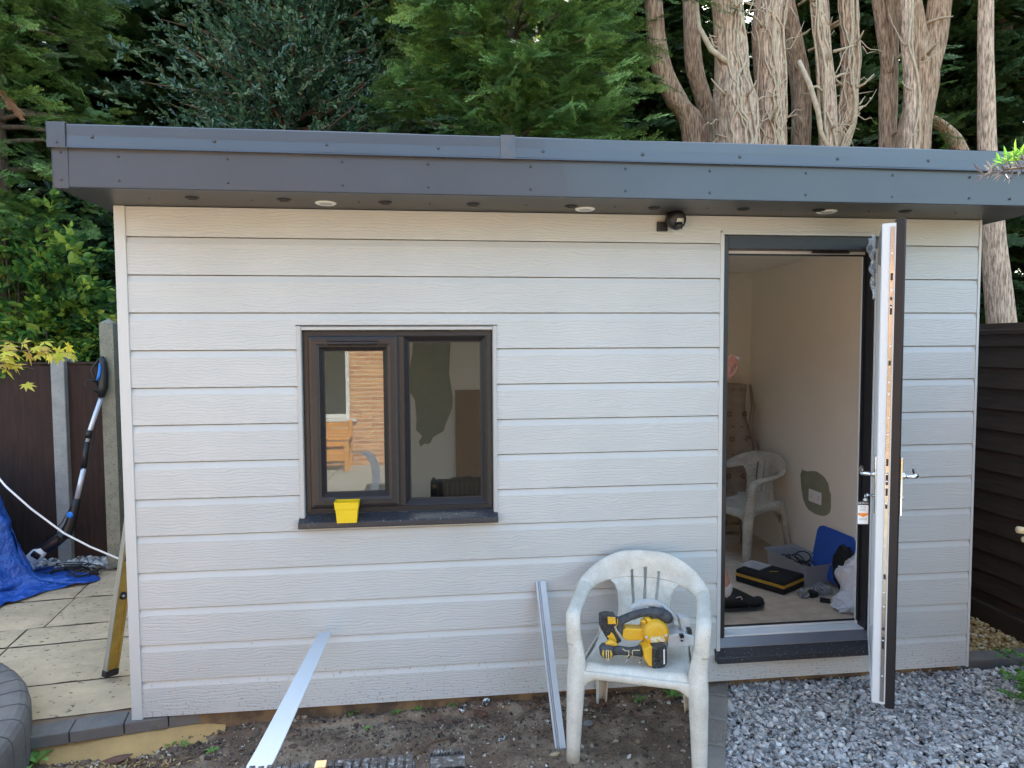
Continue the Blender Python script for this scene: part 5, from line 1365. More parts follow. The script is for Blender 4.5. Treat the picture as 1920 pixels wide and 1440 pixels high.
# leafy plant in the lower right corner
t = thing("fern_plant", "bright green feathery plant on the slate at the lower right", "plant", (4.35,-.45,-.05))
P=[];D=[];S=[]; r = random.Random(12); mb = MB()
for k in range(30):
    a = r.uniform(math.pi*.55,math.pi*1.5); L_ = r.uniform(.15,.36); rise_ = r.uniform(.15,.85)
    o = Vector((4.42+r.uniform(-.06,.1),-.46+r.uniform(-.1,.1),-.05)); e = o+Vector((math.cos(a)*L_*1.0,math.sin(a)*L_*.8,rise_*L_))
    mb.tube([o,o.lerp(e,.5)+Vector((0,0,.05)),e],[.004,.003,.001],n=5)
    for j in range(10):
        q = r.uniform(.35,1); P.append(o.lerp(e,q)+Vector((0,0,.05*math.sin(q*3.1)))+Vector((r.gauss(0,.012),r.gauss(0,.012),r.gauss(0,.012)))); D.append((math.cos(a)+r.gauss(0,.7),math.sin(a)+r.gauss(0,.7),r.uniform(-.2,.5))); S.append(r.uniform(.035,.065))
mb.build("stems", M['freshleaf'], t)
place("fronds", [leafy_template(81+i,n=9,ll=.36,lw=.26) for i in range(3)], P, D, S, M['freshleaf'], t, roll=.6, tb=rng.normal(-.25,.15,len(P)))
# ================================================================== PLASTIC ARMCHAIRS
def chair(label, x, y, z, ang, m):
    t = thing("plastic_armchair", label, "garden chair", (x,y,z), "white plastic garden armchairs", local=True)
    t.rotation_euler = (0,0,ang)
    sw = .235
    # seat: dished, rounded front lip, turned down sides
    mb = MB()
    def seat(u,v):
        X_ = (u-.5)*2; Y_ = v
        w = (.245-.045*v)
        ex = abs(X_)
        zz = .425-.012*(1-ex**2)-.022*math.sin(min(1,v*1.1)*math.pi)-(.028*max(0,(ex-.86)/.14)**1.6)
        yy = -.245+.45*v
        if v < .10:
            q = 1-v/.10; zz -= .045*q*q*(1 if ex < .75 else 1); yy += .006*q
        return (X_*w, yy, zz)
    mb.grid(seat, 28, 28)
    mb.build("seat", m, t, solid=.006)
    # apron under the front edge with the arch between the legs
    mb = MB()
    def apron(u,v):
        X_ = (u-.5)*2; ex = abs(X_); drop = .030+.085*max(0,(ex-.62)/.38)**2.2
        return (X_*.246, -.240-.012*(1-ex*ex)*0-.004*math.sin(v*3.1), .392-drop*v)
    mb.grid(apron, 30, 6)
    for s in (-1,1):
        mb.grid(lambda u,v,s=s: (s*(.244-.04*u), -.235+.43*u, .402-(.022+.07*(abs(2*u-1))**3)*v), 16, 4)
    mb.build("apron", m, t, solid=.005)
    # backrest shell with slots
    def bw(q):
        P_ = ((0,.140),(.20,.126),(.50,.120),(.75,.124),(.90,.138),(1,.160))
        for (a,b),(c,d) in zip(P_[:-1],P_[1:]):
            if q <= c: k = (q-a)/(c-a); k = k*k*(3-2*k); return b+(d-b)*k
        return P_[-1][1]
    def back(u,v):
        X_ = (u-.5)*2; w = bw(v); xx = X_*w; tx, ty, tz = lower_edge(X_*bw(1.0))
        zz = .408+(tz-.408)*v
        yb = .188-.34*xx*xx; yy = yb+(ty-yb)*v; xx = xx
        return (xx, yy, zz)
    def slots(u,v):
        xx = (u-.5)*2*bw(v)
        for c in (-1,0,1):
            if abs(xx-c*(.044+.018*v)) < .0068 and .20 < v: return True
        return False
    # the band: arm - top of the back - arm
    C_ = [(-.262,-.236,.500),(-.267,-.229,.585),(-.270,-.195,.632),(-.270,-.08,.645),(-.267,.03,.652),(-.252,.105,.662),(-.180,.190,.694),(-.098,.238,.713),(0,.256,.716)]
    W_ = [(-.056,0,0),(-.058,0,0),(-.058,0,0),(-.056,0,0),(-.057,-.002,.008),(-.062,-.010,.034),(-.060,-.006,.082),(-.028,.014,.118),(0,.022,.124)]
    C2 = C_+[(-a,b,c) for a,b,c in C_[-2::-1]]; W2 = W_+[(-a,b,c) for a,b,c in W_[-2::-1]]
    def smooth(L, u):
        n_ = len(L)-1; f = u*n_; i = min(int(f),n_-1); q = f-i
        p = [np.array(L[max(0,min(n_,i+k))],float) for k in (-1,0,1,2)]
        return .5*((2*p[1])+(p[2]-p[0])*q+(2*p[0]-5*p[1]+4*p[2]-p[3])*q*q+(3*p[1]-p[0]-3*p[2]+p[3])*q**3)
    EDGE = []
    for i in range(401):
        c_ = smooth(C2,.3+.4*i/400); w_ = smooth(W2,.3+.4*i/400); EDGE.append(c_-w_*.5)
    def lower_edge(x):
        e = min(EDGE, key=lambda q: abs(q[0]-x)); return float(e[0]), float(e[1]), float(e[2])
    mb = MB(); mb.grid(back, 96, 44, skip=slots); mb.build("backrest", m, t, solid=.006)
    def half(u0,u1,nm):
        mb = MB(); nn = 26
        def f(u,v):
            uu = u0+(u1-u0)*u; c = smooth(C2,uu); w = smooth(W2,uu)
            # second half keeps its width pointing to the same side
            tq = (v-.5)
            cx = c+w*tq*1.0
            tdir = smooth(C2,min(1,uu+.01))-smooth(C2,max(0,uu-.01)); nr = np.cross(tdir,w); nr /= np.linalg.norm(nr)+1e-9
            roll = -.016*(abs(2*tq))**3*(1 if tq > 0 else max(0,min(1,(abs(c[0])-.19)/.05)))          # edges rolled down
            return tuple(cx+nr*(roll*(1 if nr[2]>-2 else 1)))
        def sk(u,v):
            p = f(u,v)
            return p[2] < .702-.012*abs(p[0])/.066 and p[1] > .15 and any(abs(p[0]-c*(.062+.09*(p[2]-.66))) < .0068 for c in (-1,0,1))
        mb.grid(f, 150 if nm == "top_rail" else 40, 18, skip=sk)
        return mb
    for (u0,u1) in ((0,.30),(.70,1)):
        half(u0,u1,"armrest").build("armrest", m, t, solid=.006)
    half(.30,.70,"top_rail").build("top_rail", m, t, solid=.0065)
    # legs: tapered angled channels
    def leg(pts, ws, a0, name="leg"):
        mb = MB(); k = len(pts)
        def f(u,v):
            s_ = v*(k-1); i = min(int(s_),k-2); q = s_-i
            p = Vector(pts[i]).lerp(Vector(pts[i+1]),q); w = ws[i]*(1-q)+ws[i+1]*q
            a = a0+(u-.5)*math.pi*1.25
            e = 1.0/max(abs(math.cos(a-a0)),abs(math.sin(a-a0)))**.35
            return (p.x+w*.5*e*math.cos(a), p.y+w*.5*e*math.sin(a), p.z)
        mb.grid(f, 14, 12)
        return mb.build(name, m, t, solid=.005)
    for s in (-1,1):
        leg([(s*.264,-.202,.60),(s*.259,-.206,.52),(s*.246,-.212,.43),(s*.248,-.228,.36),(s*.254,-.245,.18),(s*.258,-.258,.0)],[.044,.054,.070,.074,.062,.050],math.atan2(-1,s*.8))
        leg([(s*.178,.190,.43),(s*.190,.215,.30),(s*.205,.245,.12),(s*.212,.258,.0)],[.062,.060,.052,.046],math.atan2(1,s*.8))
        mb = MB(); mb.grid(lambda u,v,s=s: (s*(.205-.03*u+.0*v), .10+.105*u, .405-(.05+.10*u)*v),8,6); mb.build("side_gusset", m, t, solid=.004)
    return t
CZ = soil_z(2.3,-.35)
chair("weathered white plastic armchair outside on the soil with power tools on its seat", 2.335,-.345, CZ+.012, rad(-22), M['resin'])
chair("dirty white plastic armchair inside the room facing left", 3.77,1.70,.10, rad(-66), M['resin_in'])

# ================================================================== CIRCULAR SAW (laid on the seat) + second tool
SK = .000300
def toolspace(ox, oy, oz, yaw=0.0):
    c, s = math.cos(yaw), math.sin(yaw)
    def q(u, v, d=0):      # photo-like layout: u right, v down (zoom units), d depth away
        x = (u-900)*SK; z = (1000-v)*SK
        return (ox + x*c - d*s, oy + x*s + d*c, oz + z)
    return q
SY = -.415; SZ = .350
Q = toolspace(2.325, SY, SZ, rad(-4))
def poly(mb, pts, d0, d1, m=0, Qf=None):
    Qf = Qf or Q; n = len(pts)
    a = [Qf(u,v,d0) for u,v in pts]+[Qf(u,v,d1) for u,v in pts]
    mb.add(a, [tuple(range(n-1,-1,-1)), tuple(range(n,2*n))]+[(i,(i+1)%n,n+(i+1)%n,n+i) for i in range(n)], m)
t = thing("circular_saw", "yellow and black cordless circular saw lying on the plastic chair seat", "circular saw", (2.325,SY,SZ))
mb = MB(); c0 = Q(1040,590,-.055)
mb.lathe(c0, Vector(Q(0,0,1))-Vector(Q(0,0,0)), [(.030,-.020),(.046,-.018),(.056,-.004),(.058,.010),(.058,.075)], n=28)
poly(mb,[(575,545),(620,520),(880,540),(880,700),(640,705),(560,660)],-.045,.01)
poly(mb,[(880,375),(945,372),(1110,490),(1090,560),(960,560),(935,450)],-.050,-.020)
poly(mb,[(820,420),(890,400),(915,440),(880,470)],-.045,-.022)
body = mb.build("motor_housing", M['yellow'], t, bevel=.004)
mb = MB()
for i in range(5): mb.box(*sum(([Q(930+i*22,0,0)[0],Q(934+i*22,0,0)[0]],[Q(0,0,-.078)[1]-.001,Q(0,0,-.078)[1]+.004],[Q(0,690,0)[2],Q(0,620,0)[2]]),[]))
mb.build("vent_slot", M['toolgrip'], body)
mb = MB(); poly(mb,[(940,610),(1140,598),(1150,676),(945,690)],-.0785,-.0758); mb.build("rating_label", mat("worn label",(.62,.45,.10),.5,col2=(.75,.70,.55),vscale=110,contrast=(.45,.55)), body)
for (u,v) in ((885,612),(1165,590)):
    mb = MB(); mb.lathe(Q(u,v,-.076),Vector(Q(0,0,-1))-Vector(Q(0,0,0)),[(.006,-.004),(.006,.002),(.003,.003)],n=10); mb.build("screw", M['alu'], body)
mb = MB(); mb.tube([Q(500,500,-.02),Q(560,430,-.02),Q(700,370,-.02),Q(880,325,-.02),Q(1010,320,-.02),Q(1150,350,-.018),Q(1200,390,-.015)],[.020,.016,.0145,.0145,.0165,.021,.023],n=14,flat=1.2)
poly(mb,[(480,400),(540,400),(590,560),(570,640),(500,560)],-.040,.005); poly(mb,[(1000,330),(1130,400),(1080,490),(1010,430)],-.035,-.005)
mb.build("main_handle", M['toolgrip'], t, bevel=.003)
mb = MB(); mb.tube([Q(1150,330,-.035),Q(1215,380,-.035),Q(1250,430,-.03)],[.022,.026,.020],n=14); mb.build("front_knob", M['toolgrip'], t)
mb = MB(); poly(mb,[(250,345),(350,325),(470,345),(490,450),(430,510),(560,710),(500,745),(370,720),(250,520)],-.045,.015); bt_ = mb.build("battery", M['toolblack'], t, bevel=.006)
mb = MB(); poly(mb,[(345,335),(455,350),(470,445),(350,445)],-.049,-.046); poly(mb,[(335,625),(380,600),(400,560),(440,610),(480,700),(400,700)],-.0475,-.0455); mb.build("battery_panel", M['yellow'], bt_, bevel=.002)
mb = MB()
for i in range(4): poly(mb,[(258+i*13,375),(264+i*13,375),(268+i*13,455),(262+i*13,455)],-.0475,-.0455)
mb.build("battery_vent", M['toolgrip'], bt_)
mb = MB(); mb.tube([Q(490,370,-.046),Q(490,440,-.046),Q(455,540,-.046),Q(520,640,-.046)],.0016,n=5); mb.build("piping", M['yellow'], bt_)
# guard: half round shell behind
mb = MB(); ang = [math.pi*(.74-.64*i/26) for i in range(27)]; cx, cz = 1010, 575
outer = [(cx+math.cos(a)*395, cz-math.sin(a)*365) for a in ang]; inner_ = [(cx+math.cos(a)*340, cz-math.sin(a)*300) for a in ang]
for (a,b,c,d) in zip(outer[:-1],outer[1:],inner_[1:],inner_[:-1]): poly(mb,[a,b,c,d],.010,.050)
poly(mb,outer[9:]+[(1405,800),(1100,800)],.046,.050)
mb.build("blade_guard", M['alu'], t)
mb = MB(); poly(mb,[(1180,255),(1235,275),(1400,440),(1380,470),(1240,330)],-.01,.02); poly(mb,[(1400,400),(1560,430),(1575,560),(1550,700),(1480,720),(1440,560)],-.02,.025); mb.build("depth_bracket", M['alu'], t, bevel=.003)
mb = MB(); n_=36; pl_ = []
for i in range(n_*2):
    rr_ = 225 if i%2 else 207; a = 2*math.pi*i/(n_*2); pl_.append((1150+rr_*math.cos(a),600+rr_*math.sin(a)))
poly(mb,pl_,.028,.0305); mb.build("saw_blade", M['alu'], t)
mb = MB(); poly(mb,[(1210,620),(1420,600),(1590,640),(1595,775),(1400,800),(1210,805)],-.055,.04); poly(mb,[(1460,560),(1590,600),(1590,650),(1460,640)],-.03,.03); mb.build("base_plate", M['alu'], t, bevel=.003)
mb = MB(); poly(mb,[(1370,600),(1430,600),(1440,650),(1385,660)],-.066,-.05); poly(mb,[(1510,555),(1565,550),(1575,635),(1515,640)],-.045,-.02); poly(mb,[(1395,690),(1430,690),(1430,712),(1395,712)],-.06,-.05); mb.build("lock_lever", M['black'], t, bevel=.002)
# second tool: slim cordless tool with battery, in front
Q2 = toolspace(2.300, SY-.065, SZ+.004, rad(-2))
t = thing("cordless_multitool", "slim black and yellow cordless tool with chunky battery lying in front of the saw", "power tool", (2.30,SY-.065,SZ))
mb = MB()
for pts, rr in (([(470,800),(560,810),(700,830),(800,835),(880,830)],[.024,.019,.017,.019,.026]),): mb.tube([Q2(u,v,0) for u,v in pts],rr,n=14)
mb.tube([Q2(290,810,0),Q2(330,805,0),Q2(400,805,0),Q2(470,803,0)],[.020,.031,.033,.026],n=14)
mb.build("grip_body", M['toolgrip'], t)
mb = MB(); mb.tube([Q2(370,715,-.002),Q2(430,690,.0),Q2(500,725,.004),Q2(545,750,.01)],[.008,.015,.013,.006],n=10); mb.tube([Q2(318,760,-.026),Q2(312,810,-.030),Q2(325,865,-.027)],[.003,.005,.003],n=6); mb.tube([Q2(415,760,-.030),Q2(428,815,-.034),Q2(415,880,-.029)],[.003,.005,.003],n=6)
mb.build("yellow_cover", M['yellow'], t)
mb = MB(); mb.tube([Q2(600,765,-.017),Q2(640,795,-.018),Q2(690,798,-.018),Q2(690,870,-.018),Q2(640,880,-.017)],.0018,n=5); mb.tube([Q2(850,790,-.022),Q2(750,790,-.019),Q2(738,820,-.019),Q2(745,885,-.019)],.0018,n=5); mb.tube([Q2(355,755,-.0335),Q2(385,755,-.0335),Q2(385,905,-.0335),Q2(355,905,-.0335),Q2(355,755,-.0335)],.0022,n=5)
mb.build("trim_line", mat("pale yellow line",(0.72,.60,.30),.5), t)
mb = MB(); poly(mb,[(880,770),(960,720),(1010,715),(1010,1020),(960,990),(900,900)],-.040,.040,Qf=Q2); mb.build("battery_clip", M['yellow'], t, bevel=.004)
mb = MB(); poly(mb,[(1008,705),(1180,690),(1215,715),(1222,960),(1180,1010),(1060,1050),(1008,1020)],-.046,.044,Qf=Q2); bb = mb.build("battery", M['toolblack'], t, bevel=.005)
mb = MB()
for i in range(4): poly(mb,[(1045,770+i*48),(1110,762+i*48),(1110,785+i*48),(1045,795+i*48)],-.050,-.0455,Qf=Q2)
mb.build("battery_rib", M['black'], bb, bevel=.001)
mb = MB(); poly(mb,[(1160,755),(1178,753),(1182,965),(1164,968)],-.0478,-.0462,Qf=Q2); mb.build("battery_label", M['white'], bb)
mb = MB(); mb.tube([Q2(720,900,.0),Q2(680,930,-.01),Q2(640,960,-.02)],.0025,n=6); mb.tube([Q2(890,960,.0),Q2(850,1005,-.01)],.0025,n=6); mb.tube([Q2(880,1030,-.02),Q2(960,1060,-.03),Q2(1040,1055,-.04),Q2(1060,1035,-.045)],.0018,n=6); mb.build("belt_hook", M['steel'], t)

# ================================================================== SMALL THINGS OUTSIDE
def tub(name,label,cat,cx,cy,z,w,d,h,m,tp=.84):
    mb = MB(); th = .003
    def rr(k,zz,ins=0): return [(cx-w/2*k+ins,cy-d/2*k+ins,zz),(cx+w/2*k-ins,cy-d/2*k+ins,zz),(cx+w/2*k-ins,cy+d/2*k-ins,zz),(cx-w/2*k+ins,cy+d/2*k-ins,zz)]
    rings = [rr(tp,z),rr(tp+(1-tp)*.62,z+h*.62),rr(1.0,z+h*.66),rr(1.04,z+h*.95),rr(1.07,z+h),rr(1.04,z+h,th),rr(tp+(1-tp)*.62,z+h*.60,th),rr(tp,z+th,th)]
    for a in rings: mb.v += [tuple(p) for p in a]
    for k in range(len(rings)-1):
        for j in range(4): mb.f.append((k*4+j,k*4+(j+1)%4,k*4+4+(j+1)%4,k*4+4+j)); mb.m.append(0); mb.s.append(False)
    mb.f.append((3,2,1,0)); mb.m.append(0); mb.s.append(False); k = (len(rings)-1)*4; mb.f.append((k,k+1,k+2,k+3)); mb.m.append(0); mb.s.append(False)
    mb.box(cx-w*.36,cx-w*.33,cy-d*.45,cy-d*.445,z+.004,z+h*.6); mb.box(cx+w*.33,cx+w*.36,cy-d*.45,cy-d*.445,z+.004,z+h*.6)
    return tag(mb.build(name, m, bevel=.0025), label, cat)
tub("storage_bin","small bright yellow plastic bin standing on the outside window sill","bin",1.020,-.036,.896,.106,.066,.098, mat("yellow plastic",(0.80,0.56,0.012),.35,var=.06))
# white cladding strip from the wall over the trestle
def strip(name,label,path,w,th,m,wd=None,cat="cladding strip",grooves=()):
    mb = MB(); P_ = [Vector(p) for p in path]
    def pt(i): return P_[max(0,min(len(P_)-1,i))]
    Qs = []
    for i in range(len(P_)-1):
        for k in range(6):
            q = k/6; a,b,c,d = pt(i-1),pt(i),pt(i+1),pt(i+2)
            Qs.append(.5*((2*b)+(c-a)*q+(2*a-5*b+4*c-d)*q*q+(3*b-a-3*c+d)*q**3))
    Qs.append(P_[-1]); prof = [(-w/2,0)]
    for g in grooves: prof += [(g-.0028,0),(g-.0015,-th*.7),(g+.0015,-th*.7),(g+.0028,0)]
    prof += [(w/2,0),(w/2,-th),(-w/2,-th)]
    k = len(prof); 
    for i, p in enumerate(Qs):
        tn = (Qs[min(i+1,len(Qs)-1)]-Qs[max(i-1,0)]).normalized(); s = Vector(wd or (1,.08,0)); s = (s-tn*s.dot(tn)).normalized(); nn = s.cross(tn)
        if nn.z < 0 and abs(nn.z) > .2: nn = -nn
        for (a,b) in prof: mb.v.append(tuple(p+s*a+nn*b))
    for i in range(len(Qs)-1):
        for j in range(k): mb.f.append((i*k+j,i*k+(j+1)%k,(i+1)*k+(j+1)%k,(i+1)*k+j)); mb.m.append(0); mb.s.append(False)
    mb.f.append(tuple(range(k-1,-1,-1))); mb.m.append(0); mb.s.append(False); mb.f.append(tuple(range((len(Qs)-1)*k,len(Qs)*k))); mb.m.append(0); mb.s.append(False)
    return tag(mb.build(name, m, bevel=.0008), label, cat)
strip("cladding_strip","smooth white plastic strip sloping from the wall towards the bottom edge",[(.906,-.030,.372),(.937,-.55,.482),(.972,-1.12,.603),(.998,-1.60,.702),(1.00,-1.76,.752),(.97,-1.92,.845),(.90,-2.02,.90),(.80,-2.06,.90)],.060,.005,mat("white strip",(0.60,0.615,0.64),.45,var=.04,vscale=6))
M['gtrim'] = mat("grey plastic trim",(0.50,0.52,0.54),.4)
ztop = .562
mb_p = [(1.934,-.018,.565),(1.948,-.20,.25),(1.963,-.385,soil_z(1.96,-.39)+.004)]
strip("trim_length","grey grooved trim length leaning upright against the cladding left of the chair",mb_p,.048,.012,M['gtrim'],wd=(1,.05,.02),cat="trim",grooves=(-.014,-.006))
# key and tag
U2 = U1-.043
kt = thing("key_ring", "small steel keys hanging from the lock on the inner side of the door", "keys", tuple(LW((U2,-.06,1.06))))
mb = MB(); mb.lathe(LW((U2,-.047,1.062)), -dw, [(.004,0),(.004,.022),(.010,.024),(.010,.028),(.004,.030)], n=12)
c = LW((U2,-.082,1.056)); mb.tube([c+Vector((0,0,.012)), c+du*-.010, c-Vector((0,0,.012)), c+du*.010, c+Vector((0,0,.012))],.0016,n=6)
mb.build("key", M['chrome'], kt)
mb = MB(); mb.lathe(LW((U2+.004,-.080,1.040)), Vector((-.5,-.8,.1)), [(.011,-.002),(.011,.002)], n=12); mb.build("spare_key", M['steel'], kt)
tg = thing("key_tag", "white key tag with black head and orange chevron hanging from the door lock", "tag", tuple(LW((U2,-.085,1.0))))
cT = LW((U2+.004,-.088,.0)); fx = Vector((.985,-.17,0)).normalized(); fy = Vector((-.17,-.985,0)).normalized()
def tagpoly(mb, pts, d0, d1):
    n = len(pts); a = [tuple(Vector((cT.x,cT.y,0))+fx*u+fy*d0+Vector((0,0,z))) for u,z in pts]+[tuple(Vector((cT.x,cT.y,0))+fx*u+fy*d1+Vector((0,0,z))) for u,z in pts]
    mb.add(a,[tuple(range(n)),tuple(range(2*n-1,n-1,-1))]+[(i,(i+1)%n,n+(i+1)%n,n+i) for i in range(n)])
zt = 1.036
mb = MB(); tagpoly(mb,[(-.022,zt-.100),(.022,zt-.100),(.022,zt-.018),(-.022,zt-.018)],0,.0008); mb.build("card", M['white'], tg)
mb = MB(); tagpoly(mb,[(-.022,zt-.018),(.022,zt-.018),(.022,zt-.002),(.020,zt),(-.020,zt),(-.022,zt-.002)],0,.0008); mb.build("card_head", M['black'], tg)
mb = MB(); tagpoly(mb,[(-.021,zt-.052),(.021,zt-.052),(.021,zt-.060),(0,zt-.070),(-.021,zt-.060)],.0009,.0013); mb.build("chevron", mat("orange print",(0.80,0.25,0.04),.5), tg)
def text3d(name, body, size, loc, right, nrm, m, parent, depth=.0002):
    cu = bpy.data.curves.new(name,'FONT'); cu.body = body; cu.size = size; cu.align_x = 'CENTER'; cu.align_y = 'CENTER'; cu.extrude = depth
    o = bpy.data.objects.new(name, cu); COL.objects.link(o)
    dg = bpy.context.evaluated_depsgraph_get(); me = bpy.data.meshes.new_from_object(o.evaluated_get(dg)); bpy.data.objects.remove(o)
    R_ = Matrix((Vector(right),Vector((0,0,1)),Vector(nrm))).transposed().to_4x4(); me.transform(Matrix.Translation(Vector(loc))@R_)
    me.materials.clear(); me.materials.append(m); ob = bpy.data.objects.new(name, me); COL.objects.link(ob); attach(ob,parent); return ob
def tl(z, d=.0014, u=0): return Vector((cT.x,cT.y,z))+fx*u+fy*d
text3d("lettering","ULTION",.0115,tl(zt-.0095),fx,fy,M['white'],tg)
mb = MB(); r = random.Random(8)
for i in range(4):
    z = zt-.025-i*.006; tagpoly(mb,[(-.016,z),(.010+.006*r.random(),z),(.010,z+.0018),(-.016,z+.0018)],.0009,.0012)
for z in (zt-.076,zt-.081): tagpoly(mb,[(-.016,z),(.016,z),(.016,z+.0018),(-.016,z+.0018)],.0009,.0012)
mb.build("small_print", mat("grey print",(.35,.33,.33),.6), tg)

# black plastic trestle (its top just enters the bottom of the picture)
t = thing("work_trestle", "black ribbed plastic work trestle whose top shows at the bottom edge", "trestle", (1.22,-1.7,-.1))
mb = MB()
def hor(mb,x0,x1,y0,y1,z0,z1): mb.box(x0,x1,y0,y1,z0,z1)
AT = rad(1.2)
mb.box(.93,1.372,-1.775,-1.640,.60,.706); mb.box(1.372,1.405,-1.76,-1.65,.60,.668); mb.box(1.405,1.492,-1.775,-1.635,.60,.714)
bm_ = mb.build("beam", M['toolblack'], t, bevel=.004)
M['ribsheen'] = mat("black plastic with painted sheen", (0.03,0.03,0.033), 0.45, col2=(0.22,0.23,0.25), vscale=70, contrast=(.5,.66))  # pale grey patches stand for sheen highlights on the ribs
mb = MB()
for i in range(21):
    x = .94+i*.0205
    mb.box(x,x+.0135,-1.655,-1.632,.655,.7135+.001*(i%3))
    if i > 12: mb.box(x,x+.0135,-1.77,-1.657,.7065,.7165)
for i in range(10): mb.box(1.408+i*.0083,1.413+i*.0083,-1.644,-1.628,.67,.7215)
mb.box(1.408,1.490,-1.70,-1.660,.7145,.7195)
mb.build("ribs", M['ribsheen'], bm_, bevel=.001)
mb = MB(); mb.box(1.135,1.160,-1.660,-1.6310,.690,.7155); mb.box(1.412,1.440,-1.648,-1.6270,.680,.706); mb.build("orange_mark", mat("faded orange",(.72,.50,.24),.6), bm_)
for (x,s) in ((.98,-1),(1.44,1)):
    for d in (-1,1):
        mb = MB(); mb.tube([(x,-1.70+d*.03,.62),(x+s*.05,-1.70+d*.16,.25),(x+s*.09,-1.70+d*.26,-.085)],[.035,.028,.026],n=6); mb.build("leg", M['toolblack'], t)
mb = MB(); mb.tube([(.97,-1.70,.25),(1.45,-1.70,.25)],.02,n=6); mb.build("spreader", M['toolblack'], t)

# ================================================================== INSIDE THE ROOM
def wallpatch(name, pts, plane, at_, th, m, parent):
    mb = MB(); n = len(pts)
    if plane == 'y': a = [(p,at_,z) for p,z in pts]+[(p,at_-th,z) for p,z in pts]
    else: a = [(at_,p,z) for p,z in pts]+[(at_-th,p,z) for p,z in pts]
    mb.add(a,[tuple(range(n)),tuple(range(2*n-1,n-1,-1))]+[(i,(i+1)%n,n+(i+1)%n,n+i) for i in range(n)]); return mb.build(name,m,parent)
wallpatch("paint_patch",[(1.274,1.85),(1.31,1.96),(1.56,1.97),(1.569,1.772),(1.553,1.495),(1.581,1.3),(1.575,1.21),(1.553,1.155),(1.523,1.083),(1.505,1.026),(1.46,1.00),(1.418,.976),(1.40,.935),(1.379,.92),(1.345,.925),(1.318,.899),(1.302,.943),(1.332,.986),(1.282,1.039),(1.287,1.13),(1.276,1.282),(1.234,1.348),(1.232,1.498),(1.26,1.67)],'y',2.3295,.0012,M['green_paint'],room)
wallpatch("paint_patch",[(1.50,.75),(1.485,.778),(1.478,.80),(1.462,.786),(1.43,.792),(1.412,.789),(1.35,.805),(1.287,.812),(1.22,.80),(1.179,.785),(1.139,.755),(1.12,.70),(1.105,.69),(1.101,.602),(1.112,.56),(1.144,.533),(1.19,.515),(1.242,.508),(1.30,.505),(1.382,.515),(1.42,.535),(1.456,.575),(1.485,.65)],'x',4.1195,.0012,M['green_paint'],room)
mb = MB(); mb.box(4.1095,4.1180,1.215,1.370,.585,.672); so = mb.build("wall_socket", M['white'], room, bevel=.003)
mb = MB(); mb.box(4.1065,4.1094,1.272,1.286,.640,.660); mb.box(4.1065,4.1094,1.299,1.313,.640,.660)
mb.build("rocker_switch", M['white'], so, bevel=.001)
mb = MB()
for y0 in (1.240,1.330):
    for (a,b,c,d) in ((y0-.003,y0+.003,.634,.642),(y0-.013,y0-.006,.618,.622),(y0+.006,y0+.013,.618,.622)): mb.box(4.1088,4.1094,a,b,c,d)
mb.build("pin_hole", M['black'], so)
# patterned dust sheet over something at the back
sh = thing("patterned_sheet", "old beige fabric sheet with brown star pattern hung at the back of the room", "sheet", (3.7,2.2,.3))
mb = MB()
def sheetf(u,v):
    x = 3.10+.93*u; z = .20+1.185*v
    e = max(0,(u-.90)/.10)
    return (x+.05*e*math.sin(v*5)+.035*math.sin(v*2.6)*u, 2.19+.018*math.sin(u*17+v*2)+.012*math.sin(u*31)+.05*e*math.sin(v*9+1)-.02*e, z-.012*math.sin(u*3.1*2)*(v>.95))
mb.grid(sheetf, 60, 30); mb.build("fabric", mat("beige fabric",(0.42,0.34,0.27),.9,col2=(.33,.26,.20),vscale=5,bump=.3,bscale=40,stretch=(1,1,5)), sh, solid=.003)
mb = MB(); mb.tube([(4.03,2.15,1.385),(4.05,2.13,1.20),(4.02,2.12,1.05),(4.07,2.13,.88),(4.05,2.13,.70),(4.06,2.14,.45)],[.012,.02,.016,.022,.02,.02],n=8,flat=.6); mb.build("bunched_edge", mat("brown beige fabric",(0.36,0.28,0.21),.9,var=.3,vscale=12), sh)
mb = MB()
def starpt(cx,cz,s):
    for i in range(8):
        a = i*math.pi/4+.2; d = Vector((math.cos(a),0,math.sin(a))); n_ = Vector((-math.sin(a),0,math.cos(a))); o = Vector((cx,2.155,cz))
        mb.add([o+d*s*.18,o+d*s*.6+n_*s*.16,o+d*s,o+d*s*.6-n_*s*.16],[(0,1,2,3)])
for k,(z) in enumerate((1.14,.93,.62,.36)):
    for j in range(7): starpt(3.18+.135*j+.03*(k%2), z, .030)
for k,z in enumerate((1.34,1.03,.80,.48)):
    for j in range(12):
        x = 3.14+.075*j; mb.add([(x-.02,2.154,z-.004),(x,2.154,z+.012),(x+.02,2.154,z-.004),(x,2.154,z+.004)],[(0,3,2,1)])
mb.build("star_print", mat("brown print",(0.13,0.065,0.045),.9), sh, solid=.001)
# brown board leaning on the back wall, seen through the window
mb = MB(); mb.obox((1.98,2.285,.735),(.76,.018,1.25),(rad(-2.0),0,0)); tag(mb.build("brown_board", M['brownboard'], bevel=.002), "plain brown board leaning on the back wall, seen through the right window pane", "board")
t = thing("black_organiser", "black ribbed plastic organiser on the inner window board behind the right pane", "tool box", (1.53,.15,.925))
mb = MB(); mb.prism([(1.405,.926),(1.663,.926),(1.663,1.052),(1.610,1.052),(1.606,1.058),(1.52,1.052),(1.50,1.046),(1.43,1.046),(1.428,1.056),(1.415,1.054),(1.405,1.035)],.125,.168); mb.build("body", mat('matt black plastic',(.008,.008,.009),.7,spec=.15), t, bevel=.002)
mb = MB()
for i in range(9): mb.box(1.44+i*.024,1.444+i*.024,.1215,.1245,.94,1.035)
mb.build("ribs", M['black'], t)
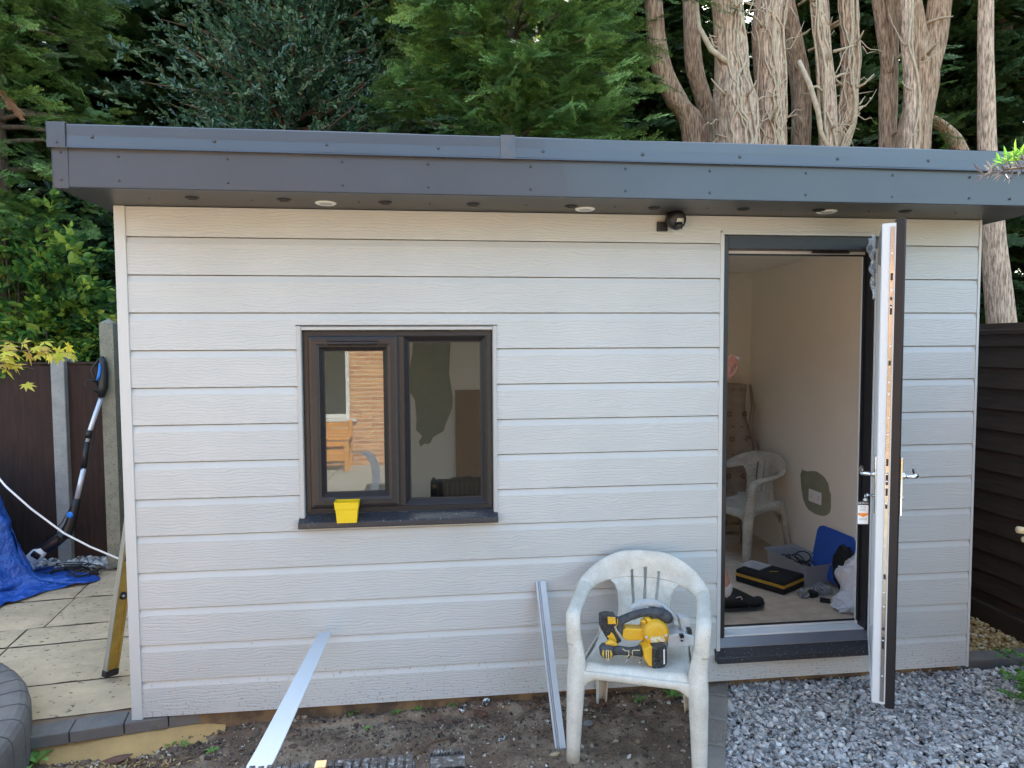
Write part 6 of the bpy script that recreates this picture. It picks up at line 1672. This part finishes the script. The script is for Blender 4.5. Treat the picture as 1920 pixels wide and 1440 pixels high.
# toolcase on the floor
F0 = Vector((3.645,.835,.101)); va = Vector((-.190,.300,0)); vb = Vector((.222,.142,0))
def caseb(mb,a0,a1,b0,b1,z0,z1):
    vs = [F0+va*a+vb*b+Vector((0,0,z)) for z in (z0,z1) for a,b in ((a0,b0),(a0,b1),(a1,b1),(a1,b0))]
    mb.add(vs,[(0,1,2,3),(7,6,5,4),(0,4,5,1),(1,5,6,2),(2,6,7,3),(3,7,4,0)])
t = thing("zip_case", "flat black fabric case with yellow zip on the chipboard floor", "case", tuple(F0+va*.5+vb*.5))
mb = MB(); caseb(mb,0,1,0,1,0,.048); caseb(mb,0,1,0,1,.056,.088); mb.build("shell", M['fabric_black'], t, bevel=.012, seg=3)
mb = MB(); caseb(mb,-.006,1.006,-.008,1.008,.042,.049); caseb(mb,-.006,1.006,-.008,1.008,.054,.061); mb.build("zip", M['zip_yellow'], t, bevel=.003)
mb = MB(); c = F0+va*.45+vb*.55; mb.add([c+Vector((-.03,-.008,.0890)),c+Vector((.03,-.012,.0890)),c+Vector((.032,-.004,.0890)),c+Vector((-.028,0,.0890))],[(0,1,2,3)]); mb.build("badge", M['zip_yellow'], t, solid=.001)
mb = MB(); caseb(mb,.62,1.06,.30,.86,.0915,.0945); caseb(mb,.62,1.06,.30,.33,.0946,.100); caseb(mb,.62,1.06,.83,.86,.0946,.100); caseb(mb,.62,.64,.33,.83,.0946,.100)
tag(mb.build("plastic_lid", M['clear_box'], bevel=.001), "small clear plastic lid lying on top of the black zip case", "lid")
# clear tub with its blue lid
G0 = Vector((3.865,.955,.101)); ga = Vector((.205,.050,0)); gb = Vector((-.055,.40,0))
t = thing("storage_tub", "open clear plastic tub holding black cables on the floor", "storage box", tuple(G0+ga*.5+gb*.5))
mb = MB(); cc = G0+ga*.5+gb*.5
def rg(k,z): return [tuple(cc+ga*((i-.5)*k)+gb*((j-.5)*(1+(k-1)*.7))+Vector((0,0,z))) for i,j in ((0,0),(1,0),(1,1),(0,1))]
rings = [rg(.94,0),rg(1.0,.02),rg(1.10,.138),rg(1.20,.139),rg(1.21,.150)]
for a in rings: mb.v += a
for k in range(len(rings)-1):
    for j in range(4): mb.f.append((k*4+j,k*4+(j+1)%4,k*4+4+(j+1)%4,k*4+4+j)); mb.m.append(0); mb.s.append(False)
mb.f.append((3,2,1,0)); mb.m.append(0); mb.s.append(False)
mb.build("tub", M['clear_box'], t, bevel=.006, solid=.002)
mb = MB(); r = random.Random(11); pts = []
for i in range(90):
    a = i*.43; pts.append(tuple(cc+Vector((-.02+.075*math.cos(a)*(.6+.4*math.sin(i*.31)),-.04+.11*math.sin(a*.93),.095+.035*math.sin(i*.7)+.02*math.sin(i*.23)))))
mb.tube(pts,.0045,n=6); cb = cc+Vector((-.03,-.10,.17)); mb.tube([cb+Vector((.055*math.cos(a),.02*math.sin(a),.030*math.sin(a))) for a in [x*.35 for x in range(19)]],.0045,n=6)
tag(mb.build("cable_bundle", M['black']), "black cables heaped in the clear plastic tub", "cables")
mb = MB(); o = [cc+Vector((-.02,.0,.0))]
mb.obox(cc+Vector((0,-.02,.055)),(.15,.26,.075),(0,0,.05)); tag(mb.build("packet", mat("mixed packets",(.22,.24,.20),.5,col2=(.40,.38,.34),vscale=25), bevel=.012), "mixed packets at the bottom of the clear plastic tub", "packets")
mb = MB()
LP = [(1.205,.14),(.86,.14),(.80,.18),(.785,.40),(.80,.44),(.83,.462),(1.165,.452),(1.20,.44),(1.215,.41)]
n_ = len(LP); lx = lambda z,o: 4.025+.075*(z-.1)/.35+o
mb.add([(lx(z,0),y,z) for y,z in LP]+[(lx(z,.008),y,z) for y,z in LP],[tuple(range(n_)),tuple(range(2*n_-1,n_-1,-1))]+[(i,(i+1)%n_,n_+(i+1)%n_,n_+i) for i in range(n_)])
IP = [(1+(y-1)*.88,.30+(z-.30)*.88) for y,z in LP]
mb.add([(lx(z,-.006),y,z) for y,z in IP]+[(lx(z,0),y,z) for y,z in IP],[tuple(range(n_)),tuple(range(2*n_-1,n_-1,-1))]+[(i,(i+1)%n_,n_+(i+1)%n_,n_+i) for i in range(n_)])
tag(mb.build("blue_lid", M['blue_lid'], bevel=.003), "blue plastic tub lid propped upright against the right inner wall", "lid")
def crumple(name,label,cat,c,rx,ry,rz,m,seed,amp=.22,fl=None):
    mb = MB(); c = Vector(c)
    def f(u,v):
        a = u*2*math.pi; b = (v-.5)*math.pi
        d = Vector((math.cos(a)*math.cos(b),math.sin(a)*math.cos(b),math.sin(b)))
        k = 1+amp*(mnoise.noise(d*1.7+Vector((seed,0,0)))+.7*abs(mnoise.noise(d*4+Vector((0,seed,0))))+.35*abs(mnoise.noise(d*9+Vector((0,seed,0)))))
        p = c+Vector((d.x*rx*k,d.y*ry*k,d.z*rz*k)); p.z = max(p.z,(fl if fl is not None else -9)); return tuple(p)
    mb.grid(f, 40, 26, s=False); o = mb.build(name, m); return tag(o,label,cat)
crumple("carrier_bag","crumpled white carrier bag on the floor beside the door frame","bag",(3.985,.61,.235),.085,.11,.145,M['bag'],3,amp=.35,fl=.102)
crumple("plastic_bag","second white plastic bag slumped flat in front of the upright one","bag",(3.925,.555,.145),.095,.08,.055,M['bag'],9,amp=.4,fl=.102)
crumple("black_bag","black bag standing behind the white carrier bag","bag",(4.035,.80,.27),.055,.10,.14,M['fabric_black'],6,fl=.102)
mb = MB(); mb.obox((3.815,.80,.118),(.058,.050,.034),(0,0,.3)); 
for i in range(5): mb.obox((3.795+i*.011,.772+i*.0034,.118),(.003,.004,.034),(0,0,.3))
tag(mb.build("plastic_block", M['black'], bevel=.002), "small black ribbed plastic block on the floor before the tub", "block")
mb = MB(); mb.obox((3.845,.70,.112),(.060,.042,.014),(.1,.1,-.5)); tag(mb.build("packer_plate", M['black'], bevel=.002), "flat black plastic plate on the floor against the white bags", "plate")
crumple("plastic_packet","crumpled clear packet beside the black zip case","packet",(3.755,.80,.118),.022,.035,.028,M['film'],14,amp=.8,fl=.102)
crumple("clear_wrapper","clear plastic wrapper between the tub and the white bags","packet",(3.90,.84,.125),.05,.04,.03,M['film'],15,amp=.8,fl=.102)

# ================================================================== PERSON (mostly hidden behind the wall left of the doorway)
def person():
    t = thing("person", "person inside stepping past the doorway, one hand raised holding a white scrap", "person", (2.86,.68,.10))
    J = {}; 
    V = []; E = []; Rr = []
    def add(n_, p, r_, par=None):
        J[n_] = len(V); V.append(p); Rr.append(r_)
        if par: E.append((J[par],J[n_]))
    add('pelvis',(2.84,.68,1.02),(.15,.11)); add('waist',(2.82,.68,1.18),(.135,.10),'pelvis'); add('chest',(2.81,.70,1.38),(.16,.11),'waist'); add('neckb',(2.81,.71,1.53),(.075,.06),'chest'); add('neck',(2.825,.71,1.60),(.055,.055),'neckb')
    add('head',(2.845,.71,1.69),(.075,.085),'neck'); add('crown',(2.845,.71,1.80),(.065,.075),'head')
    for s,nm in ((-1,'r'),(1,'l')):
        add('sh'+nm,(2.82+.02*s,.71+.185*s,1.48),(.06,.06),'neckb')
    add('elr',(2.86,.46,1.22),(.045,.045),'shr'); add('wrr',(2.98,.42,1.00),(.030,.030),'elr'); add('hr',(3.02,.42,.92),(.032,.018),'wrr')
    add('ell',(3.02,.93,1.27),(.045,.045),'shl'); add('wrl',(3.195,.84,1.455),(.028,.026),'ell'); add('hl',(3.222,.825,1.515),(.038,.024),'wrl'); add('kl',(3.235,.82,1.553),(.040,.022),'hl')
    for i,(dx,dy,dz,l) in enumerate(((-.026,.006,.0,.058),(-.008,.002,.004,.066),(.010,-.002,.002,.062),(.026,-.006,-.006,.050))):
        add('f%d'%i,(3.238+dx,.818+dy,1.572+dz),(.0125,.0115),'kl'); add('g%d'%i,(3.250+dx*1.1,.812+dy-.004,1.572+dz+l*.55),(.0115,.0105),'f%d'%i); add('h%d'%i,(3.266+dx*1.0,.800+dy-.012,1.572+dz+l),(.0098,.0095),'g%d'%i)
    add('t0',(3.262,.800,1.520),(.0115,.011),'hl'); add('t1',(3.283,.786,1.552),(.0100,.010),'t0'); add('t2',(3.290,.782,1.585),(.008,.008),'t1')
    for i in range(3): add('r%d'%i,(3.025+.014*(i-1),.42,.86),(.009,.009),'hr')
    add('hipr',(2.85,.59,.96),(.10,.10),'pelvis'); add('knr',(3.035,.615,.60),(.060,.060),'hipr'); add('anr',(3.175,.66,.235),(.037,.037),'knr'); add('ftr',(3.20,.66,.165),(.026,.026),'anr'); add('tor',(3.28,.655,.150),(.020,.020),'ftr')
    add('hipl',(2.83,.78,.96),(.10,.10),'pelvis'); add('knl',(2.86,.80,.56),(.060,.060),'hipl'); add('anl',(2.78,.80,.20),(.037,.037),'knl'); add('ftl',(2.80,.80,.145),(.026,.026),'anl'); add('tol',(2.86,.80,.140),(.020,.020),'ftl')
    kids = {}
    mb = MB()
    for i, (a_, b_) in enumerate(E):
        pa, pb = Vector(V[a_]), Vector(V[b_]); ra, rb = Rr[a_], Rr[b_]
        nn = 7 if max(ra) < .02 else 14
        mb.tube([pa, pa.lerp(pb,.5), pb], [max(ra), (max(ra)+max(rb))/2*(.97 if max(ra)>.02 else 1), max(rb)], n=nn, flat=(min(ra)+min(rb))/(max(ra)+max(rb)))
    for i, p_ in enumerate(V):
        r_ = max(Rr[i])*.97; mb.lathe(Vector(p_)-Vector((0,0,r_)), (0,0,1), [(r_*.05,0)]+[(r_*math.sin(k*math.pi/8), r_-r_*math.cos(k*math.pi/8)) for k in range(1,8)]+[(r_*.05,2*r_)], n=12)
    o = mb.build("body", M['skin'], t)
    rm = o.modifiers.new('remesh','REMESH'); rm.mode = 'VOXEL'; rm.voxel_size = .0045; rm.use_smooth_shade = True
    sm = o.modifiers.new('smooth','SMOOTH'); sm.factor = .5; sm.iterations = 3
    def P3(n_): return Vector(V[J[n_]])
    mb = MB(); mb.tube([P3('pelvis')+Vector((0,0,.0)),P3('waist'),P3('chest'),P3('neckb')+Vector((0,0,-.02))],[.165,.15,.172,.10],n=18,flat=.85)
    for s in ('r','l'): mb.tube([P3('neckb').lerp(P3('sh'+s),.5),P3('sh'+s),P3('sh'+s).lerp(P3('el'+s),.62)],[.075,.075,.062],n=12)
    mb.build("shirt", M['shirt'], t)
    mb = MB(); mb.tube([P3('waist')+Vector((0,0,-.08)),P3('pelvis'),P3('pelvis')+Vector((0,0,-.07))],[.150,.168,.14],n=16,flat=.85)
    for s in ('r','l'): mb.tube([P3('hip'+s)+Vector((0,0,.05)),P3('hip'+s),P3('hip'+s).lerp(P3('kn'+s),.5),P3('kn'+s)+Vector((0,0,.04))],[.105,.112,.095,.078],n=12)
    mb.build("shorts", M['jeans'], t)
    for (a,f,tq,yy) in (('anr','ftr','tor',.66),('anl','ftl','tol',.80)):
        A = P3(a); Tt = P3(tq)
        hx = A.x-.055; L_ = .300; z0 = Tt.z-.045
        mb = MB()
        def shoe(u,v):
            x = hx+L_*u; wdt = .040+.012*math.sin(u*3.0)+.006*math.sin(u*6)
            if u < .08: wdt *= (.55+.45*u/.08)
            if u > .86: wdt *= max(.12,1-((u-.86)/.14)**2)
            top = .125-.072*max(0,min(1,(u-.30)/.50))**1.2
            if u > .86: top *= max(.35,1-((u-.86)/.14)**2*.6)
            an = v*2*math.pi; c_, s_ = math.cos(an), math.sin(an)
            zz = (s_*.5+.5)*top; yv = c_*wdt*(1.0-.32*max(0,s_))
            toe = .020*max(0,(u-.7)/.3)**2
            return (x, yy+yv, z0+.010+zz+toe)
        mb.grid(shoe, 30, 22); mb.build("shoe", M['shoe'], t)
        mb = MB()
        mb.grid(lambda u,v: (hx-.004+(L_+.010)*u, yy+math.cos(v*6.2832)*(.043+.010*math.sin(u*3.0))*(1 if .06<u<.88 else (.72 if u<.5 else max(.15,1-((u-.88)/.12)**2))), z0-.002+.016*(math.sin(v*6.2832)*.5+.5)+.020*max(0,(u-.7)/.3)**2), 24, 12); mb.build("sole", mat("grey black sole",(.05,.05,.052),.6), t)
        mb = MB(); mb.tube([A+Vector((-.005,0,-.05)),A+Vector((0,0,.0)),A+Vector((-.008,0,.028))],[.046,.043,.041],n=12); mb.build("sock", M['sock'], t)
        mb = MB()
        for k in range(4): 
            x = hx+.105+.030*k; z = z0+.105-.030*k*.9; mb.tube([(x,yy-.034,z-.006),(x+.004,yy-.01,z+.012),(x+.004,yy+.01,z+.012),(x,yy+.034,z-.006)],.0032,n=5)
        mb.tube([(hx+.10,yy-.05,z0+.085),(hx+.125,yy-.06,z0+.095),(hx+.14,yy-.05,z0+.075),(hx+.12,yy-.045,z0+.070)],.003,n=5)
        mb.build("laces", M['sock'] if a == 'anr' else M['shoe'], t)
    mb = MB(); h = P3('head'); cr_ = P3('crown')
    mb.grid(lambda u,v: (cr_.x-.012+.088*math.cos(u*6.2832)*math.sin((.02+.98*v)*1.75), h.y+.082*math.sin(u*6.2832)*math.sin((.02+.98*v)*1.75), cr_.z-.055+.102*math.cos((.02+.98*v)*1.75)+(.03 if math.cos(u*6.2832)>0 else 0)*v), 24, 12); mb.build("hair", mat("brown hair",(.06,.04,.03),.8), t)
    mb = MB(); mb.lathe(h+Vector((.090,0,.01)),(1,0,-.35),[(.014,-.02),(.012,.0),(.005,.014)],n=10); mb.build("nose", M['skin'], t)
    for s in (-1,1):
        mb = MB(); mb.lathe(h+Vector((.078,.030*s,.035)),(1,.2*s,0),[(.011,-.006),(.009,.002),(.004,.005)],n=10); mb.build("eye", M['sock'], t)
        mb = MB(); mb.lathe(h+Vector((.0,.082*s,.01)),(0,s,0),[(.018,-.008),(.022,.004),(.014,.008)],n=10); mb.build("ear", M['skin'], t)
    mb = MB(); mb.obox(h+Vector((.086,0,-.040)),(.008,.042,.008)); mb.build("mouth", mat("lips",(.45,.17,.15),.5), t, bevel=.003)
person()
mb = MB(); mb.obox((3.292,.795,1.632),(.034,.012,.016),(.1,.2,.3)); tag(mb.build("white_scrap", M['white'], bevel=.004), "white scrap of material held in the raised fingertips", "scrap")

# ================================================================== HOUSE BEHIND THE CAMERA (seen mirrored in the window and fascia)
hs = thing("brick_house", "sunlit brick house with white window mirrored in the left window pane", "house", (-2.2,-8.5,-.1))
mb = MB(); mb.box(-7.5,-1.75,-12,-7.5,-.2,3.2); mb.box(.14,3.2,-12,-7.5,-.2,3.2); mb.box(-1.75,.14,-12,-7.5,-.2,.62); mb.box(-1.75,.14,-12,-7.5,2.05,3.2)
mb.build("wall", M['brick'], hs)
mb = MB(); mb.add([(-7.8,-7.2,3.1),(3.5,-7.2,3.1),(3.5,-9.8,5.6),(-7.8,-9.8,5.6),(3.5,-12.4,3.1),(-7.8,-12.4,3.1)],[(0,1,2,3),(3,2,4,5),(1,4,2),(0,3,5),(0,5,4,1)]); mb.build("roof", M['rooftile'], hs)
mb = MB(); mb.ring(-1.745,.135,.625,2.045,[(0,-7.56),(0,-7.50),(.055,-7.50),(.06,-7.53)]); mb.box(-.84,-.78,-7.56,-7.505,.68,1.99); mb.box(-1.85,.24,-7.5,-7.43,.575,.62); wf = mb.build("window", M['upvc'], hs)
mb = MB(); mb.add([(-1.69,-7.54,.68),(.08,-7.54,.68),(.08,-7.54,1.99),(-1.69,-7.54,1.99)],[(3,2,1,0)]); mb.build("pane", mat("dark window glass",(.01,.012,.012),.03,spec=.9), wf)
t = thing("garden_bench", "varnished slatted wooden bench mirrored in the left window pane", "bench", (-.55,-7.1,-.1))
for i in range(4):
    z = .22+i*.098; mb = MB(); mb.box(-1.25,.16,-7.235,-7.21,z,z+.072); mb.build("back_slat", M['benchwood'], t, bevel=.005)
for i in range(4):
    mb = MB(); mb.box(-1.25,.16,-7.18+i*.11,-7.09+i*.11,.155,.180); mb.build("seat_slat", M['benchwood'], t, bevel=.005)
for x in (-1.28,.14):
    mb = MB(); mb.box(x,x+.06,-6.80,-6.74,-.09,.38); mb.build("leg", M['benchwood'], t, bevel=.004)
    mb = MB(); mb.box(x,x+.06,-7.27,-7.21,-.09,.62); mb.build("leg", M['benchwood'], t, bevel=.004)
    mb = MB(); mb.box(x-.01,x+.07,-7.27,-6.72,.381,.41); mb.build("armrest", M['benchwood'], t, bevel=.006)
mb = MB(); mb.box(-1.28,.20,-6.785,-6.755,.075,.154); mb.build("front_rail", M['benchwood'], t, bevel=.004)
mb = MB(); mb.box(1.09,2.30,-4.86,-4.80,-.1,1.9)  # unseen dark panel, added so the right pane mirrors something dark
for i in range(9): mb.box(1.09+i*.13,1.09+i*.13+.11,-4.798,-4.782,-.1,1.88)
tag(mb.build("dark_reflection_panel", mat("black reflection panel",(.014,.012,.011),.8,var=.3,vscale=9)), "dark timber fence behind the viewer, mirrored in the right window pane", "fence")
for o in list(bpy.data.objects):
    if '_local' in o: del o['_local']
